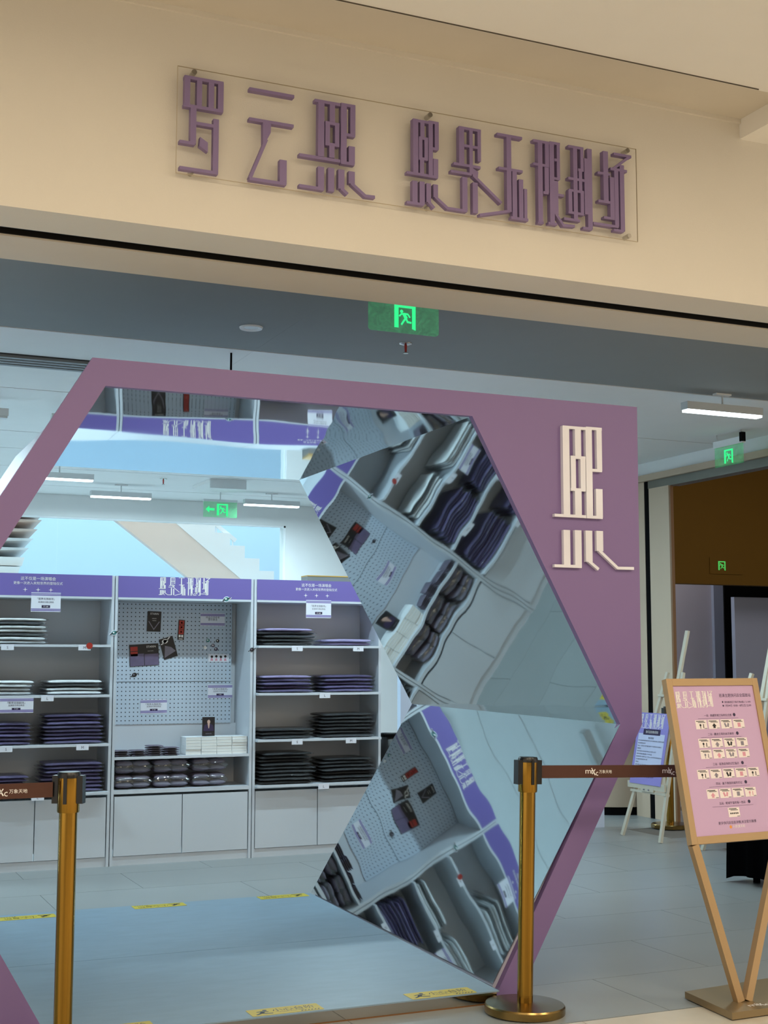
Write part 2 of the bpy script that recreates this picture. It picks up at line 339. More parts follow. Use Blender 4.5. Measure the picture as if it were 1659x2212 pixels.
SIGN_B = [[('v',[(2.0642,3.3677),(2.0642,3.1533)],0.0213),('h',[(2.0538,3.3617),(2.1197,3.3617)],0.0105),('v',[(2.0926,3.3618),(2.0926,3.2982)],0.017),('v',[(2.0849,3.2982),(2.0849,3.2184)],0.015),('v',[(2.1087,3.2997),(2.1087,3.2145)],0.0151),('h',[(2.0787,3.297),(2.1163,3.297)],0.0105),('h',[(2.0773,3.2169),(2.1149,3.2169)],0.0105),('v',[(2.091,3.2158),(2.091,3.1573)],0.0169),('h',[(2.0287,3.1547),(2.1159,3.1547)],0.0105),('v',[(2.1276,3.3678),(2.1276,3.1522)],0.0177),('h',[(2.1197,3.366),(2.1608,3.366)],0.0105),('v',[(2.153,3.3661),(2.153,3.262)],0.0165),('h',[(2.1351,3.2637),(2.1592,3.2637)],0.0105),('v',[(2.1487,3.2248),(2.1487,3.1543)],0.0202),('h',[(2.1159,3.1543),(2.1575,3.1543)],0.0105),('v',[(2.0621,3.1273),(2.0621,3.0448)],0.0211),('h',[(2.0286,3.0403),(2.0981,3.0403)],0.0105),('v',[(2.092,3.1283),(2.092,3.0397)],0.0212),('v',[(2.1189,3.1253),(2.1189,3.0528)],0.0188),('d',[(2.1188,3.0552),(2.1426,3.0334)],0.0105),('v',[(2.1484,3.1255),(2.1484,3.0757)],0.0189),('d',[(2.1471,3.0779),(2.1975,3.0411)],0.0105),('h',[(2.195,3.0408),(2.2805,3.0408)],0.0105),('v',[(2.2719,3.1734),(2.2719,3.0403)],0.0219)],[('v',[(2.2576,3.3669),(2.2576,3.2239)],0.0219),('h',[(2.2471,3.3651),(2.3411,3.3651)],0.0105),('v',[(2.2982,3.3664),(2.2982,3.1885)],0.0143),('v',[(2.3335,3.3674),(2.3335,3.2433)],0.0144),('h',[(2.2692,3.2966),(2.334,3.2966)],0.0105),('h',[(2.2239,3.2192),(2.3387,3.2192)],0.0105),('h',[(2.2122,3.1876),(2.3008,3.1876)],0.0105),('p',[(2.3042,3.2139),(2.3288,3.2009),(2.3267,3.1797),(2.304,3.1853)]),('d',[(2.3073,3.1858),(2.4292,3.0921)],0.0105),('v',[(2.3157,3.1574),(2.3157,3.0369)],0.0214)],[('h',[(2.4113,3.3656),(2.5219,3.3656)],0.0105),('v',[(2.4628,3.3665),(2.4628,3.063)],0.02),('h',[(2.4173,3.2313),(2.523,3.2313)],0.0105),('d',[(2.4646,3.0659),(2.334,3.0324)],0.0105),('v',[(2.4872,3.2341),(2.4872,3.0395)],0.02),('v',[(2.5157,3.1991),(2.5157,3.0452)],0.0188),('v',[(2.5355,3.1639),(2.5355,3.0432)],0.0134),('h',[(2.4709,3.0413),(2.5462,3.0413)],0.0105)],[('h',[(2.5717,3.3659),(2.6439,3.3659)],0.0105),('v',[(2.6021,3.3691),(2.6021,3.04)],0.0204),('v',[(2.6337,3.3678),(2.6337,3.2714)],0.0178),('h',[(2.5705,3.2716),(2.6425,3.2716)],0.0105),('v',[(2.6315,3.2652),(2.6315,3.1619)],0.0191),('h',[(2.6151,3.162),(2.6389,3.162)],0.0105),('v',[(2.6552,3.3716),(2.6552,3.041)],0.0206),('h',[(2.6473,3.3696),(2.6934,3.3696)],0.0105),('v',[(2.6854,3.3719),(2.6854,3.2241)],0.0138),('h',[(2.6669,3.3026),(2.6889,3.3026)],0.0105),('h',[(2.6658,3.2264),(2.6891,3.2264)],0.0105),('v',[(2.6742,3.2166),(2.6742,3.0821)],0.0179),('d',[(2.6719,3.0837),(2.7055,3.0421),(2.7572,3.0453)],0.0105),('h',[(2.6833,3.1619),(2.7094,3.1619)],0.0105),('h',[(2.5898,3.0397),(2.6155,3.0397)],0.0105),('h',[(2.6372,3.0422),(2.6767,3.0422)],0.0105)],[('h',[(2.7313,3.3679),(2.801,3.3679)],0.0105),('v',[(2.7622,3.3689),(2.7622,3.0695)],0.0182),('v',[(2.7939,3.3706),(2.7939,3.2774)],0.014),('h',[(2.775,3.2782),(2.8008,3.2782)],0.0105),('h',[(2.7292,3.2372),(2.8036,3.2372)],0.0105),('v',[(2.786,3.2733),(2.786,3.1898)],0.0154),('v',[(2.738,3.1892),(2.738,3.097)],0.0166),('v',[(2.793,3.1929),(2.793,3.0985)],0.0154),('h',[(2.7319,3.189),(2.8014,3.189)],0.0105),('h',[(2.7284,3.0986),(2.7998,3.0986)],0.0105),('h',[(2.7079,3.0699),(2.7819,3.0699)],0.0105),('v',[(2.8123,3.3302),(2.8123,3.101)],0.0155),('v',[(2.8297,3.3723),(2.8297,3.0448)],0.0212),('h',[(2.7953,3.0438),(2.8372,3.0438)],0.0105)],[('v',[(2.9043,3.374),(2.9043,3.1633)],0.0228),('h',[(2.8675,3.1641),(2.9228,3.1641)],0.0105),('h',[(2.8662,3.2803),(2.9266,3.2803)],0.0105),('h',[(2.944,3.3701),(3.0277,3.3701)],0.0105),('d',[(3.0219,3.3708),(2.9428,3.3083)],0.0105),('h',[(2.927,3.3059),(3.006,3.3059)],0.0105),('v',[(2.9339,3.2709),(2.9339,3.101)],0.02),('h',[(2.8931,3.0998),(2.9442,3.0998)],0.0105),('v',[(2.9546,3.3054),(2.9546,3.0708)],0.0187),('h',[(2.8432,3.0694),(2.9614,3.0694)],0.0105),('v',[(2.9818,3.3285),(2.9818,3.0552)],0.0202),('h',[(2.9397,3.0543),(2.9861,3.0543)],0.0105)]]
PANEL_C = [[('v',[(3.0152,2.347),(3.0152,1.9587)],0.0327),('h',[(3.0005,2.3426),(3.1148,2.3426)],0.0125),('v',[(3.0757,2.34),(3.0757,2.2158)],0.0301),('v',[(3.0506,2.2168),(3.0506,2.0713)],0.0242),('v',[(3.0991,2.2174),(3.0991,2.0719)],0.0244),('h',[(3.0389,2.214),(3.1125,2.214)],0.0125),('h',[(3.0366,2.0737),(3.11,2.0737)],0.0125),('v',[(3.0734,2.0707),(3.0734,1.9613)],0.0328),('h',[(2.9546,1.9589),(3.1115,1.9589)],0.0125),('v',[(3.1308,2.349),(3.1308,1.9563)],0.0318),('h',[(3.1185,2.346),(3.1982,2.346)],0.0125),('v',[(3.184,2.3477),(3.184,2.1614)],0.0262),('h',[(3.1476,2.1629),(3.196,2.1629)],0.0125),('v',[(3.1802,2.0825),(3.1802,1.958)],0.0333),('h',[(3.1151,1.9585),(3.1957,1.9585)],0.0125),('v',[(3.0141,1.8978),(3.0141,1.7417)],0.0324),('h',[(2.9514,1.7431),(3.0863,1.7431)],0.0125),('v',[(3.0707,1.8989),(3.0707,1.7415)],0.0327),('v',[(3.125,1.8992),(3.125,1.7644)],0.0329),('d',[(3.1238,1.7681),(3.1718,1.734)],0.0125),('v',[(3.1799,1.9001),(3.1799,1.8127)],0.0332),('d',[(3.1777,1.8151),(3.2696,1.7417),(3.3523,1.7428)],0.0125)]]

# ================================================================ SETTING
ZC = 3.06                                            # shop ceiling
floor = struct('floor', MB().box(-2.6, 14.0, 4.47, 14.2, -0.05, -0.006), 'grout')
tile_me = MB().box(0, 1.197, 0, 0.597, -0.006, 0).mesh('tile', 'floor_tile')
r = 0; y = 4.42
def add_tile(me, x, y, parent, sx=1.0, sy=1.0):
    o = bpy.data.objects.new('tile', me); o.location = (x, y, 0); o.scale = (sx, sy, 1); o.parent = parent; COL.objects.link(o); return o
first_me = MB().box(0, 1.197, 0, 0.545, -0.006, 0).mesh('tile', 'floor_tile')
for k in range(16):
    y0 = 4.472 if k == 0 else 5.02 + 0.6 * (k - 1)
    off = (0.18 if k % 2 else 0.78) - 2.4
    for i in range(-1, 8 if k < 8 else 9):
        x0 = off + 1.2 * i - 1.2
        if x0 < -2.6 or x0 > 7.2: continue
        add_tile(first_me if k == 0 else tile_me, x0, y0, floor)
hall = struct('floor_hall', MB().box(-4, 9, -6, 4.466, -0.05, -0.006), 'grout')
ht = MB().box(0, 0.797, 0, 0.797, -0.006, 0).mesh('tile', 'hall_tile')
for j in range(4):
    for i in range(16):
        add_tile(ht, -3.62 + 0.8 * i, 3.666 - 0.8 * j, hall)
for k in range(9): struct('dark_reflection_panel', MB().box(-9 + 2.3 * k, -7.6 + 2.3 * k, -6.3, -6.2, 0, 3.5), 'black')  # unseen dark panels added to give the gold stanchions streaked reflections
far_t = MB().box(-4, 9, -6, 1.263, -0.006, 0).build('tile', 'hall_tile', hall)

# fascia with soffit and shutter slot
struct('wall_front', MB().box(-4, 14, 4.45, 4.673, 2.84, 3.66), 'fascia')
struct('trim_1', MB().box(-4, 14, 4.757, 5.06, 2.84, 3.66).box(-4, 14, 4.757, 4.768, 2.835, 2.84), 'soffit')
struct('trim_2', MB().box(-4, 14, 4.674, 4.756, 2.96, 3.0).box(-4, 14, 4.674, 4.68, 2.841, 2.96).box(-4, 14, 4.75, 4.756, 2.841, 2.96), 'slot_black')
struct('trim_3', MB().box(-4, 14, 4.694, 4.70, 2.86, 2.872).box(-4, 14, 4.716, 4.722, 2.87, 2.882), 'brown_trim')
# walkway ceiling with a sunken trough along the fascia
struct('ceiling_hall', MB().box(-4, 9, -6, 4.02, 3.56, 3.7).box(3.62, 9, 4.02, 4.45, 3.56, 3.7), 'hall_ceiling')
struct('trim_4', MB().box(-4, 3.62, 4.02, 4.45, 3.645, 3.7), 'soffit')
struct('trim_5', MB().box(-4, 3.36, 4.008, 4.011, 3.556, 3.56).box(-4, 3.36, 4.0205, 4.0235, 3.563, 3.6), 'slot_line')
struct('trim_6', MB().box(-4, 3.62, 4.438, 4.45, 3.625, 3.645), 'fascia')

# shop ceiling: boards with dark joints between them
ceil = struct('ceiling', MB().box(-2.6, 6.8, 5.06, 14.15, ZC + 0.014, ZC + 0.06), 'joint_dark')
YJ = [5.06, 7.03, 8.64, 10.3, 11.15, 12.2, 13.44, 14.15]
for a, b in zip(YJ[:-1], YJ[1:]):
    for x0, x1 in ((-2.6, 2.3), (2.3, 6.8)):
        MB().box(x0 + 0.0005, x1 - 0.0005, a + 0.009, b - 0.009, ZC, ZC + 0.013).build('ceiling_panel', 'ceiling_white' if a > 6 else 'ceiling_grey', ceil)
# walls
struct('wall_left', MB().box(-2.7, -2.6, 4.68, 14.15, 0, 3.66), 'white_wall')
WX0, WX1, WZ1, WZ0 = -2.5, 5.03, 2.83, 0.5
back = struct('wall_back', MB().box(-2.7, WX0, 14.15, 14.35, 0, 3.1).box(WX1, 14.0, 14.15, 14.35, 0, 4.2).box(WX0, WX1, 14.15, 14.35, WZ1, 3.1).box(WX0, WX1, 14.15, 14.35, 0, WZ0), 'white_wall')
win = struct('window_1', MB().box(WX0, WX1, 14.16, 14.2, WZ1 - 0.02, WZ1).box(WX0, WX1, 14.16, 14.2, WZ0, WZ0 + 0.02).box(WX1 - 0.02, WX1, 14.16, 14.2, WZ0, WZ1).box(WX0, WX0 + 0.02, 14.16, 14.2, WZ0, WZ1), 'stair_white')
for k in range(3):
    w = (WX1 - WX0 - 0.04) / 3
    MB().box(WX0 + 0.02 + w * k, WX0 + 0.02 + w * (k + 1) - 0.004, 14.175, 14.185, WZ0 + 0.02, WZ1 - 0.02).build('pane', 'pane_glass', win)
# right side: header over the side opening, steel track, pier
wr = struct('wall_right', MB().box(6.8, 7.0, 5.06, 9.95, 2.95, ZC + 0.06), 'white_wall')
struct('wall_pier_end', MB().box(6.8, 6.98, 9.78, 9.98, 0, 2.894), 'pier_beige')
struct('wall_pier', MB().box(6.8, 6.83, 9.42, 9.71, 0, 2.827), 'pier_beige')
struct('trim_7', MB().box(6.77, 7.0, 5.06, 9.98, 2.895, 2.95), 'pier_beige')
struct('trim_8', MB().box(6.8, 6.9, 5.06, 9.72, 2.828, 2.894).box(6.79, 6.9, 5.06, 9.4, 2.82, 2.828), 'steel')
struct('trim_9', MB().box(6.803, 6.97, 9.711, 9.779, 0, 2.894), 'black')
struct('trim_10', MB().box(6.8, 6.83, 9.395, 9.42, 0, 2.826), 'brown_trim')
colm = MB().lathe([(0.52, 0.07), (0.52, 3.05)], 48, (6.86, 10.52))
struct('wall_column', colm, 'pier_beige', smooth=0.6)
struct('baseboard_column', MB().lathe([(0.505, 0.0), (0.505, 0.068)], 48, (6.86, 10.52)), 'black')
struct('wall_partition', MB().box(4.28, 6.09, 9.40, 9.46, 0, 2.2), 'partition')
# corridor beyond the side opening
struct('ceiling_corridor', MB().box(6.8, 14, 4.7, 14.15, 4.2, 4.3), 'brown_panel')
struct('wall_corridor', MB().box(7.0, 14, 12.0, 12.15, 2.165, 4.2), 'brown_panel')
struct('wall_corridor_end', MB().box(13.9, 14, 4.7, 14.15, 0, 4.2), 'lavender_wall')
struct('wall_corridor_back', MB().box(7.0, 10.42, 13.6, 13.75, 0, 4.2), 'lavender_wall')
struct('wall_corridor_return', MB().box(10.42, 10.62, 13.55, 13.6, 0, 4.2), 'blue_grey')
struct('trim_11', MB().box(10.15, 10.36, 13.0, 13.02, 0, 2.5).box(10.36, 13.9, 13.0, 13.02, 2.05, 2.5), 'black')
struct('wall_corridor_board', MB().box(9.9, 12.5, 12.5, 12.56, 0, 2.06), 'blue_grey')
# atrium seen through the window
struct('wall_atrium', MB().box(-8, 14, 20.5, 20.7, -3, 7), 'atrium_wall')
struct('floor_atrium', MB().box(-8, 14, 14.35, 20.5, -0.4, -0.3), 'stair_white')
struct('ceiling_atrium', MB().box(-8, 14, 14.35, 20.5, 6.4, 6.5), 'stair_white')
st = thing('staircase', (4.9, 16.5, 0.0), 'white staircase with beige underside and glass railing behind the window', 'staircase')
fy = front(16.5)
MB().prism([(2.245, 4.08), (3.3, 4.08), (5.41, 2.37), (8.35, 0.0), (7.3, 0.0), (4.59, 2.35)], -0.12, 0, fy).build('soffit_slab', 'stair_beige', st)
stair_dx, stair_dz = 0.232, 0.158
sx, sz = 3.62, 3.92
while sz > 0.0:
    MB().prism([(sx - 0.3, sz - 0.02), (sx + 0.29, sz - 0.02), (sx + 0.29 + 0.0, sz - stair_dz - 0.02), (sx - 0.1, sz - stair_dz - 0.02)], -1.5, 0.01, fy).build('step', 'stair_white', st)
    sx += stair_dx * 0.86; sz -= stair_dz
MB().bar((3.4, 16.55, 4.2), (5.2, 16.55, 2.86), 0.03, 0.05).build('handrail', 'stair_white', st)
for k in range(9):
    x = 3.4 + 0.22 * k; z = 4.2 - (x - 3.4) * 0.744
    MB().bar((x, 16.55, z), (x, 16.55, z - 0.42), 0.014, 0.014).build('baluster', 'stair_white', st)
s2 = thing('staircase', (1.8, 16.5, 0.0), 'pale stepped flight at the left end of the window', 'staircase')
for k in range(19):
    z1 = 3.25 - 0.115 * k; x1 = 2.83 - 0.048 * k
    MB().add([(0.6, 16.5, z1), (x1, 16.5, z1), (x1, 17.6, z1 + 0.0), (0.6, 17.6, z1), (0.6, 16.56, z1 - 0.1), (x1 - 0.02, 16.56, z1 - (0.1 if k > 5 else 0.02)), (x1, 17.6, z1 - 0.1), (0.6, 17.6, z1 - 0.1)],
             [(0, 1, 2, 3), (4, 7, 6, 5), (0, 4, 5, 1), (1, 5, 6, 2), (2, 6, 7, 3), (3, 7, 4, 0)]).build('step', 'stair_white' if k > 3 else 'stair_beige', s2)
MB().box(0.5, 1.0, 16.7, 17.5, -0.3, 3.2).build('support', 'stair_beige', s2)
MB().box(7.4, 8.0, 16.6, 17.9, -0.3, 0.05).build('support', 'stair_beige', st)

# ================================================================ CEILING FITTINGS
def pendant(cx, y, label, lit=True, length=0.6, energy=27, up=0, group='linear pendant lights in the shop'):
    t = thing('pendant_light', (cx, y, ZC), label, 'light', group)
    z = ZC - 0.125
    MB().box(cx - length / 2, cx + length / 2, y - 0.035, y + 0.035, z, z + 0.05).build('housing', 'lamp_grey', t)
    MB().box(cx - length / 2 + 0.006, cx + length / 2 - 0.006, y - 0.031, y + 0.031, z - 0.014, z - 0.0005).build('diffuser', 'lamp_glow' if lit else 'lamp_grey', t)
    MB().cyl((cx, y, z + 0.05), (cx, y, ZC - 0.012), 0.006, 8).build('stem', 'lamp_grey', t)
    MB().box(cx - 0.06, cx + 0.06, y - 0.02, y + 0.02, ZC - 0.012, ZC - 0.0005).build('ceiling_plate', 'white_wall', t)
    if lit:
        l = bpy.data.lights.new('pendant_glow', 'AREA'); l.shape = 'RECTANGLE'; l.size = length * 0.95; l.size_y = 0.05; l.energy = energy; l.color = COOL
        o = bpy.data.objects.new('pendant_glow', l); o.location = (0, 0, -0.145); o.parent = t; COL.objects.link(o)
        if up:
            l = l.copy(); l.energy = up; o = bpy.data.objects.new('pendant_uplight', l); o.location = (0, 0, -0.07); o.rotation_euler = (math.pi, 0, 0); o.parent = t; COL.objects.link(o)
    return t
pendant(5.46, 6.96, 'lit linear pendant light above the right end of the pink panel')
pendant(2.93, 13.1, 'lit linear pendant light seen through the tunnel, left of the exit sign', energy=38)
pendant(4.52, 13.16, 'lit linear pendant light seen through the tunnel, right of the exit sign', energy=38)
pendant(2.12, 11.95, 'lit linear pendant light just under the mirrored top edge, leftmost in the tunnel', energy=38)
pendant(0.95, 9.0, 'unlit linear pendant cut by the left picture edge', lit=False)
pendant(1.84, 9.05, 'unlit linear pendant half hidden by the sloping pink edge', lit=False)
HID = 'added shop pendants out of direct view'
for x, y, w, e in ((2.6, 7.95, 'in front of the pegboard cabinet', 27), (3.9, 7.95, 'in front of the right shelf cabinet', 27), (4.3, 10.6, 'behind the right shelf cabinet', 50), (0.3, 8.4, 'above the leftmost cabinet', 46), (0.3, 10.6, 'behind the leftmost cabinet', 70), (-1.2, 12.4, 'in the far left corner of the shop', 85), (-1.2, 9.4, 'by the left shop wall', 85)):  # unseen pendants added to brighten the cabinets, floor and ceiling
    pendant(x, y, 'added linear pendant light, out of direct view, ' + w, group=HID, energy=e)

def downlight(x, y):
    t = thing('downlight', (x, y, ZC), 'round recessed downlight with white rim in the shop ceiling', 'light')
    MB().lathe([(0.036, ZC - 0.002), (0.062, ZC - 0.001), (0.058, ZC - 0.010), (0.040, ZC - 0.006), (0.036, ZC - 0.002)], 32, (x, y)).build('rim', 'stair_white', t, smooth=0.7)
    MB().lathe([(0.037, ZC - 0.004), (0.037, ZC - 0.0025)], 24, (x, y)).build('lens', 'lamp_grey', t)
downlight(2.117, 6.52)
def sprinkler(x, y, label):
    t = thing('sprinkler', (x, y, ZC), label, 'sprinkler')
    MB().lathe([(0.012, ZC - 0.012), (0.034, ZC - 0.004), (0.036, ZC - 0.0005)], 20, (x, y)).build('escutcheon', 'chrome', t, smooth=0.7)
    MB().lathe([(0.006, ZC - 0.05), (0.008, ZC - 0.012)], 10, (x, y)).build('stem', 'print_red', t)
    MB().lathe([(0.014, ZC - 0.056), (0.014, ZC - 0.052)], 16, (x, y)).build('deflector', 'chrome', t)
sprinkler(3.0, 6.52, 'chrome fire sprinkler in the ceiling under the near exit sign')
sprinkler(3.2, 12.5, 'small fire sprinkler seen through the top of the tunnel')
rod = MB().cyl((2.2, 7.13, 2.47), (2.2, 7.13, ZC), 0.006, 8).build('hanging_rod', 'black'); tag(rod, 'thin black rod hanging from the ceiling behind the pink panel', 'rod')
v = thing('air_vent', (0.9, 7.78, ZC), 'long grey slotted air vent in the ceiling left of the panel', 'vent')
for k in range(4):
    MB().box(-0.6, 1.75, 7.66 + 0.065 * k, 7.70 + 0.065 * k, ZC - 0.02, ZC - 0.001).build('slat', 'vent_grey', v)
MB().box(-0.6, 1.75, 7.645, 7.92, ZC - 0.004, ZC - 0.0005).build('backing', 'joint_dark', v)
v = thing('access_hatch', (3.78, 12.55, ZC), 'white ceiling hatch with a grey lip above the arrow exit sign', 'hatch')
MB().box(3.6, 3.96, 12.3, 12.9, ZC - 0.03, ZC - 0.001).build('lid', 'white_wall', v)
MB().box(3.6, 3.96, 12.28, 12.30, ZC - 0.09, ZC - 0.001).build('lip', 'lamp_grey', v)

def exit_icon(parent, fr, cx, cz, s, m, sub=None):
    # door frame and running figure in a square of side s
    b = MB(); T = lambda x, y: (cx + x * s, cz + y * s)
    b.flat([T(-.5, -.5), T(-.5, .5), T(.5, .5), T(.5, -.56), T(.33, -.5), T(.33, .38), T(-.3, .38), T(-.3, -.5)], 0.0, fr).build('door_icon', m, parent)
    b = MB()
    b.flat(circ(*T(-.16, .22), .075 * s, 14), 0.0, fr)
    for pts, w in (([(-.05, .12), (.06, -.08)], .15), ([(-.27, .0), (-.18, .1), (-.03, .13), (.13, .12), (.24, -.02)], .07), ([(.05, -.08), (.12, -.22), (.3, -.24)], .085), ([(.02, -.08), (-.08, -.22), (-.17, -.36)], .085)):
        b.flat(stroke([T(*p) for p in pts], w * s), 0.0, fr)
    b.build('running_figure', m, parent)
# near exit sign, hung behind the soffit, facing the walkway
fr = front(5.5)
t = thing('exit_sign', (2.525, 5.5, 2.835), 'large green glass exit sign hanging under the soffit edge', 'exit sign', 'hanging green exit signs')
MB().prism([(2.345, 2.85), (2.355, 2.84), (2.688, 2.84), (2.70, 2.85), (2.70, 3.0), (2.345, 3.0)], -0.006, 0, fr).build('acrylic_panel', 'exit_acrylic', t)
MB().box(2.34, 2.705, 5.49, 5.52, 3.0, 3.03).build('housing', 'lamp_grey', t)
MB().cyl((2.42, 5.505, 3.03), (2.42, 5.505, ZC), 0.005, 8).cyl((2.62, 5.505, 3.03), (2.62, 5.505, ZC), 0.005, 8).build('hanger', 'lamp_grey', t)
exit_icon(t, Fr((0, 5.493, 0), (1, 0, 0), (0, 0, 1)), 2.524, 2.915, 0.108, 'exit_green')
# far one in the tunnel, with an arrow
t = thing('exit_sign', (4.02, 13.3, 2.80), 'small green exit sign with a left arrow seen through the tunnel', 'exit sign', 'hanging green exit signs')
fr = front(13.3)
MB().prism(rect(3.83, 2.80, 4.19, 2.96), -0.006, 0, fr).build('acrylic_panel', 'exit_acrylic', t)
MB().box(3.83, 4.19, 13.29, 13.32, 2.96, 2.985).build('housing', 'lamp_grey', t)
MB().cyl((4.01, 13.305, 2.985), (4.01, 13.305, ZC), 0.006, 8).build('hanger', 'lamp_grey', t)
f2 = Fr((0, 13.292, 0), (1, 0, 0), (0, 0, 1))
exit_icon(t, f2, 4.03, 2.88, 0.12, 'exit_green')
MB().flat([(3.85, 2.88), (3.89, 2.915), (3.89, 2.892), (3.945, 2.892), (3.945, 2.868), (3.89, 2.868), (3.89, 2.845)], 0, f2).build('arrow', 'exit_green', t)
# one by the side opening, facing left
t = thing('exit_sign', (6.45, 8.16, 2.81), 'green glass exit sign by the side opening, under the linear light', 'exit sign', 'hanging green exit signs')
fr = Fr((6.45, 8.33, 2.81), (0, -1, 0), (0, 0, 1))
MB().prism(rect(0, 0.0, 0.335, 0.15), -0.006, 0, fr).build('acrylic_panel', 'exit_acrylic', t)
MB().prism(rect(-0.005, 0.15, 0.34, 0.20), -0.02, 0.01, fr).build('housing', 'stair_white', t)
MB().prism(rect(0.315, 0.16, 0.345, 0.23), -0.02, 0.015, fr).build('cable_box', 'black', t)
MB().cyl(fr(0.31, 0.20), fr(0.31, ZC - 2.81), 0.008, 8).cyl(fr(0.03, 0.20), fr(0.03, ZC - 2.81), 0.004, 8).build('hanger', 'lamp_grey', t)
exit_icon(t, Fr(fr(0, 0, 0.004), fr.u, fr.v), 0.17, 0.07, 0.105, 'exit_green')
# flush one on the brown bulkhead
t = thing('exit_sign', (9.33, 12.0, 2.36), 'small glowing green exit sign set into the brown bulkhead', 'exit sign')
fr = front(11.995)
MB().prism(rect(9.18, 2.28, 9.62, 2.46), 0, 0.004, fr).build('cover_plate', 'brown_panel', t)
exit_icon(t, Fr((0, 11.988, 0), (1, 0, 0), (0, 0, 1)), 9.34, 2.372, 0.098, 'exit_green_dim')

# ================================================================ LETTERED SIGN ON THE FASCIA
def strokes(mb, L, w0, w1, fr, k=1.0, ox=0.0, oy=0.0, ax=0.0, ay=0.0, flat=False):
    for i_, s in enumerate(L):
        q_ = i_ * 0.00012
        pts = [((x - ox) * k + ax, (y - oy) * k + ay) for x, y in s[1]]
        if s[0] == 'p': poly = pts
        else:
            w = s[2] * k
            if s[0] == 'h': poly = rect(min(pts[0][0], pts[1][0]), pts[0][1] - w / 2, max(pts[0][0], pts[1][0]), pts[0][1] + w / 2)
            elif s[0] == 'v': poly = rect(pts[0][0] - w / 2, min(pts[0][1], pts[1][1]), pts[0][0] + w / 2, max(pts[0][1], pts[1][1]))
            else: poly = stroke(pts, w)
        mb.flat(poly, w1, fr) if flat else mb.prism(poly, w0 + q_ * 0.5, w1 - q_, fr)
    return mb
def logo(mb, fr, cu, cv, width, w, stretch=1.0):        # the six-character logotype as flat print
    x0, x1 = 2.127, 3.047; zc = 3.19; k = width / (x1 - x0)
    for L in SIGN_B: strokes(mb, L, 0, w, fr, k, (x0 + x1) / 2, zc, cu, cv, flat=True)
    return mb
t = thing('shop_sign', (2.11, 4.45, 3.03), 'clear acrylic sign board with raised purple characters on the cream fascia', 'sign')
fr = front(4.42)
MB().box(1.156, 3.068, 4.42, 4.4245, 3.03, 3.417).build('acrylic_board', 'acrylic', t)
for x0, x1, z0, z1 in ((1.1545, 1.156, 3.0285, 3.4185), (3.068, 3.0695, 3.0285, 3.4185), (1.156, 3.068, 3.0285, 3.03), (1.156, 3.068, 3.417, 3.4185)):
    MB().box(x0, x1, 4.42, 4.4245, z0, z1).build('board_edge', 'acrylic_edge', t)
for k, L in enumerate(SIGN_A + SIGN_B):
    o = strokes(MB(), L[1:] if k == 1 else L, 0.0005, 0.025, fr).build('character', 'sign_purple', t)
    if k == 1: strokes(MB(), L[:1], 0.0005, 0.025, fr).build('stroke', 'sign_purple', o)
for u, z in ((1.213, 3.402), (1.213, 3.043), (2.134, 3.402), (2.134, 3.045), (3.023, 3.402), (3.023, 3.046)):
    MB().cyl((u, 4.45, z), (u, 4.412, z), 0.0095, 14).build('standoff_screw', 'chrome', t, smooth=0.6)

# ================================================================ MIRRORED HEXAGONAL TUNNEL WITH PINK FRONT
YP = 4.926
t = thing('mirror_tunnel', (1.8, YP, 0), 'mauve pink hexagonal photo tunnel with mirrored inner walls', 'display')
HF = [(0.875, 0.052), (0.29, 1.075), (1.035, 2.361), (2.573, 2.361), (3.28, 1.072), (2.65, 0.052)]   # inner outline at the front
HB = [(0.90, 0.052), (0.30, 1.085), (1.07, 2.372), (2.64, 2.372), (3.352, 1.087), (2.73, 0.052)]     # and at the far end
YB = 7.2
panel = [(0.77, 0), (0.156, 1.07), (0.984, 2.464), (3.397, 2.463), (3.391, 1.069), (2.775, 0), (2.662, 0)] + [HF[4], HF[3], HF[2], HF[1]] + [(0.905, 0)]
MB().prism(panel, -0.03, 0, front(YP)).build('front_panel', 'pink', t)
names = ['lower left', 'upper left', 'top', 'upper right', 'lower right']
for i in range(5):
    a, b, c, d = HF[i], HF[i + 1], HB[i + 1], HB[i]
    def fn(u, v, a=a, b=b, c=c, d=d):
        x = (a[0] * (1 - u) + b[0] * u) * (1 - v) + (d[0] * (1 - u) + c[0] * u) * v
        z = (a[1] * (1 - u) + b[1] * u) * (1 - v) + (d[1] * (1 - u) + c[1] * u) * v
        return (x, YP + 0.0015 + (YB - YP) * v, z)
    o = MB().grid(fn, 12, 16).build('mirror_panel', 'mirror', t, smooth=3.14); o['label'] = names[i] + ' mirrored inner wall'
    # outer skin, a board 40 mm further out
    cx, cz = 1.8, 1.2
    def out(p):
        d = Vector((p[0] - cx, p[1] - cz)); return (p[0] + d.x * 0.032, p[1] + d.y * 0.032)
    A, B, Cc, D = out(a), out(b), out(c), out(d)
    vs = [(p[0], y, p[1]) for p, y in ((A, YP + 0.03), (B, YP + 0.03), (Cc, YB), (D, YB))] + [(p[0] * .985 + cx * .015, y, p[1] * .985 + cz * .015) for p, y in ((A, YP + 0.03), (B, YP + 0.03), (Cc, YB), (D, YB))]
    MB().add(vs, [(0, 1, 2, 3), (7, 6, 5, 4), (0, 4, 5, 1), (1, 5, 6, 2), (2, 6, 7, 3), (3, 7, 4, 0)]).build('outer_board', 'tunnel_skin', t)
fr = front(YP)
o = strokes(MB(), PANEL_C[0], 0.0005, 0.021, fr).build('character', 'gloss_white', t); o['label'] = 'glossy white raised character'

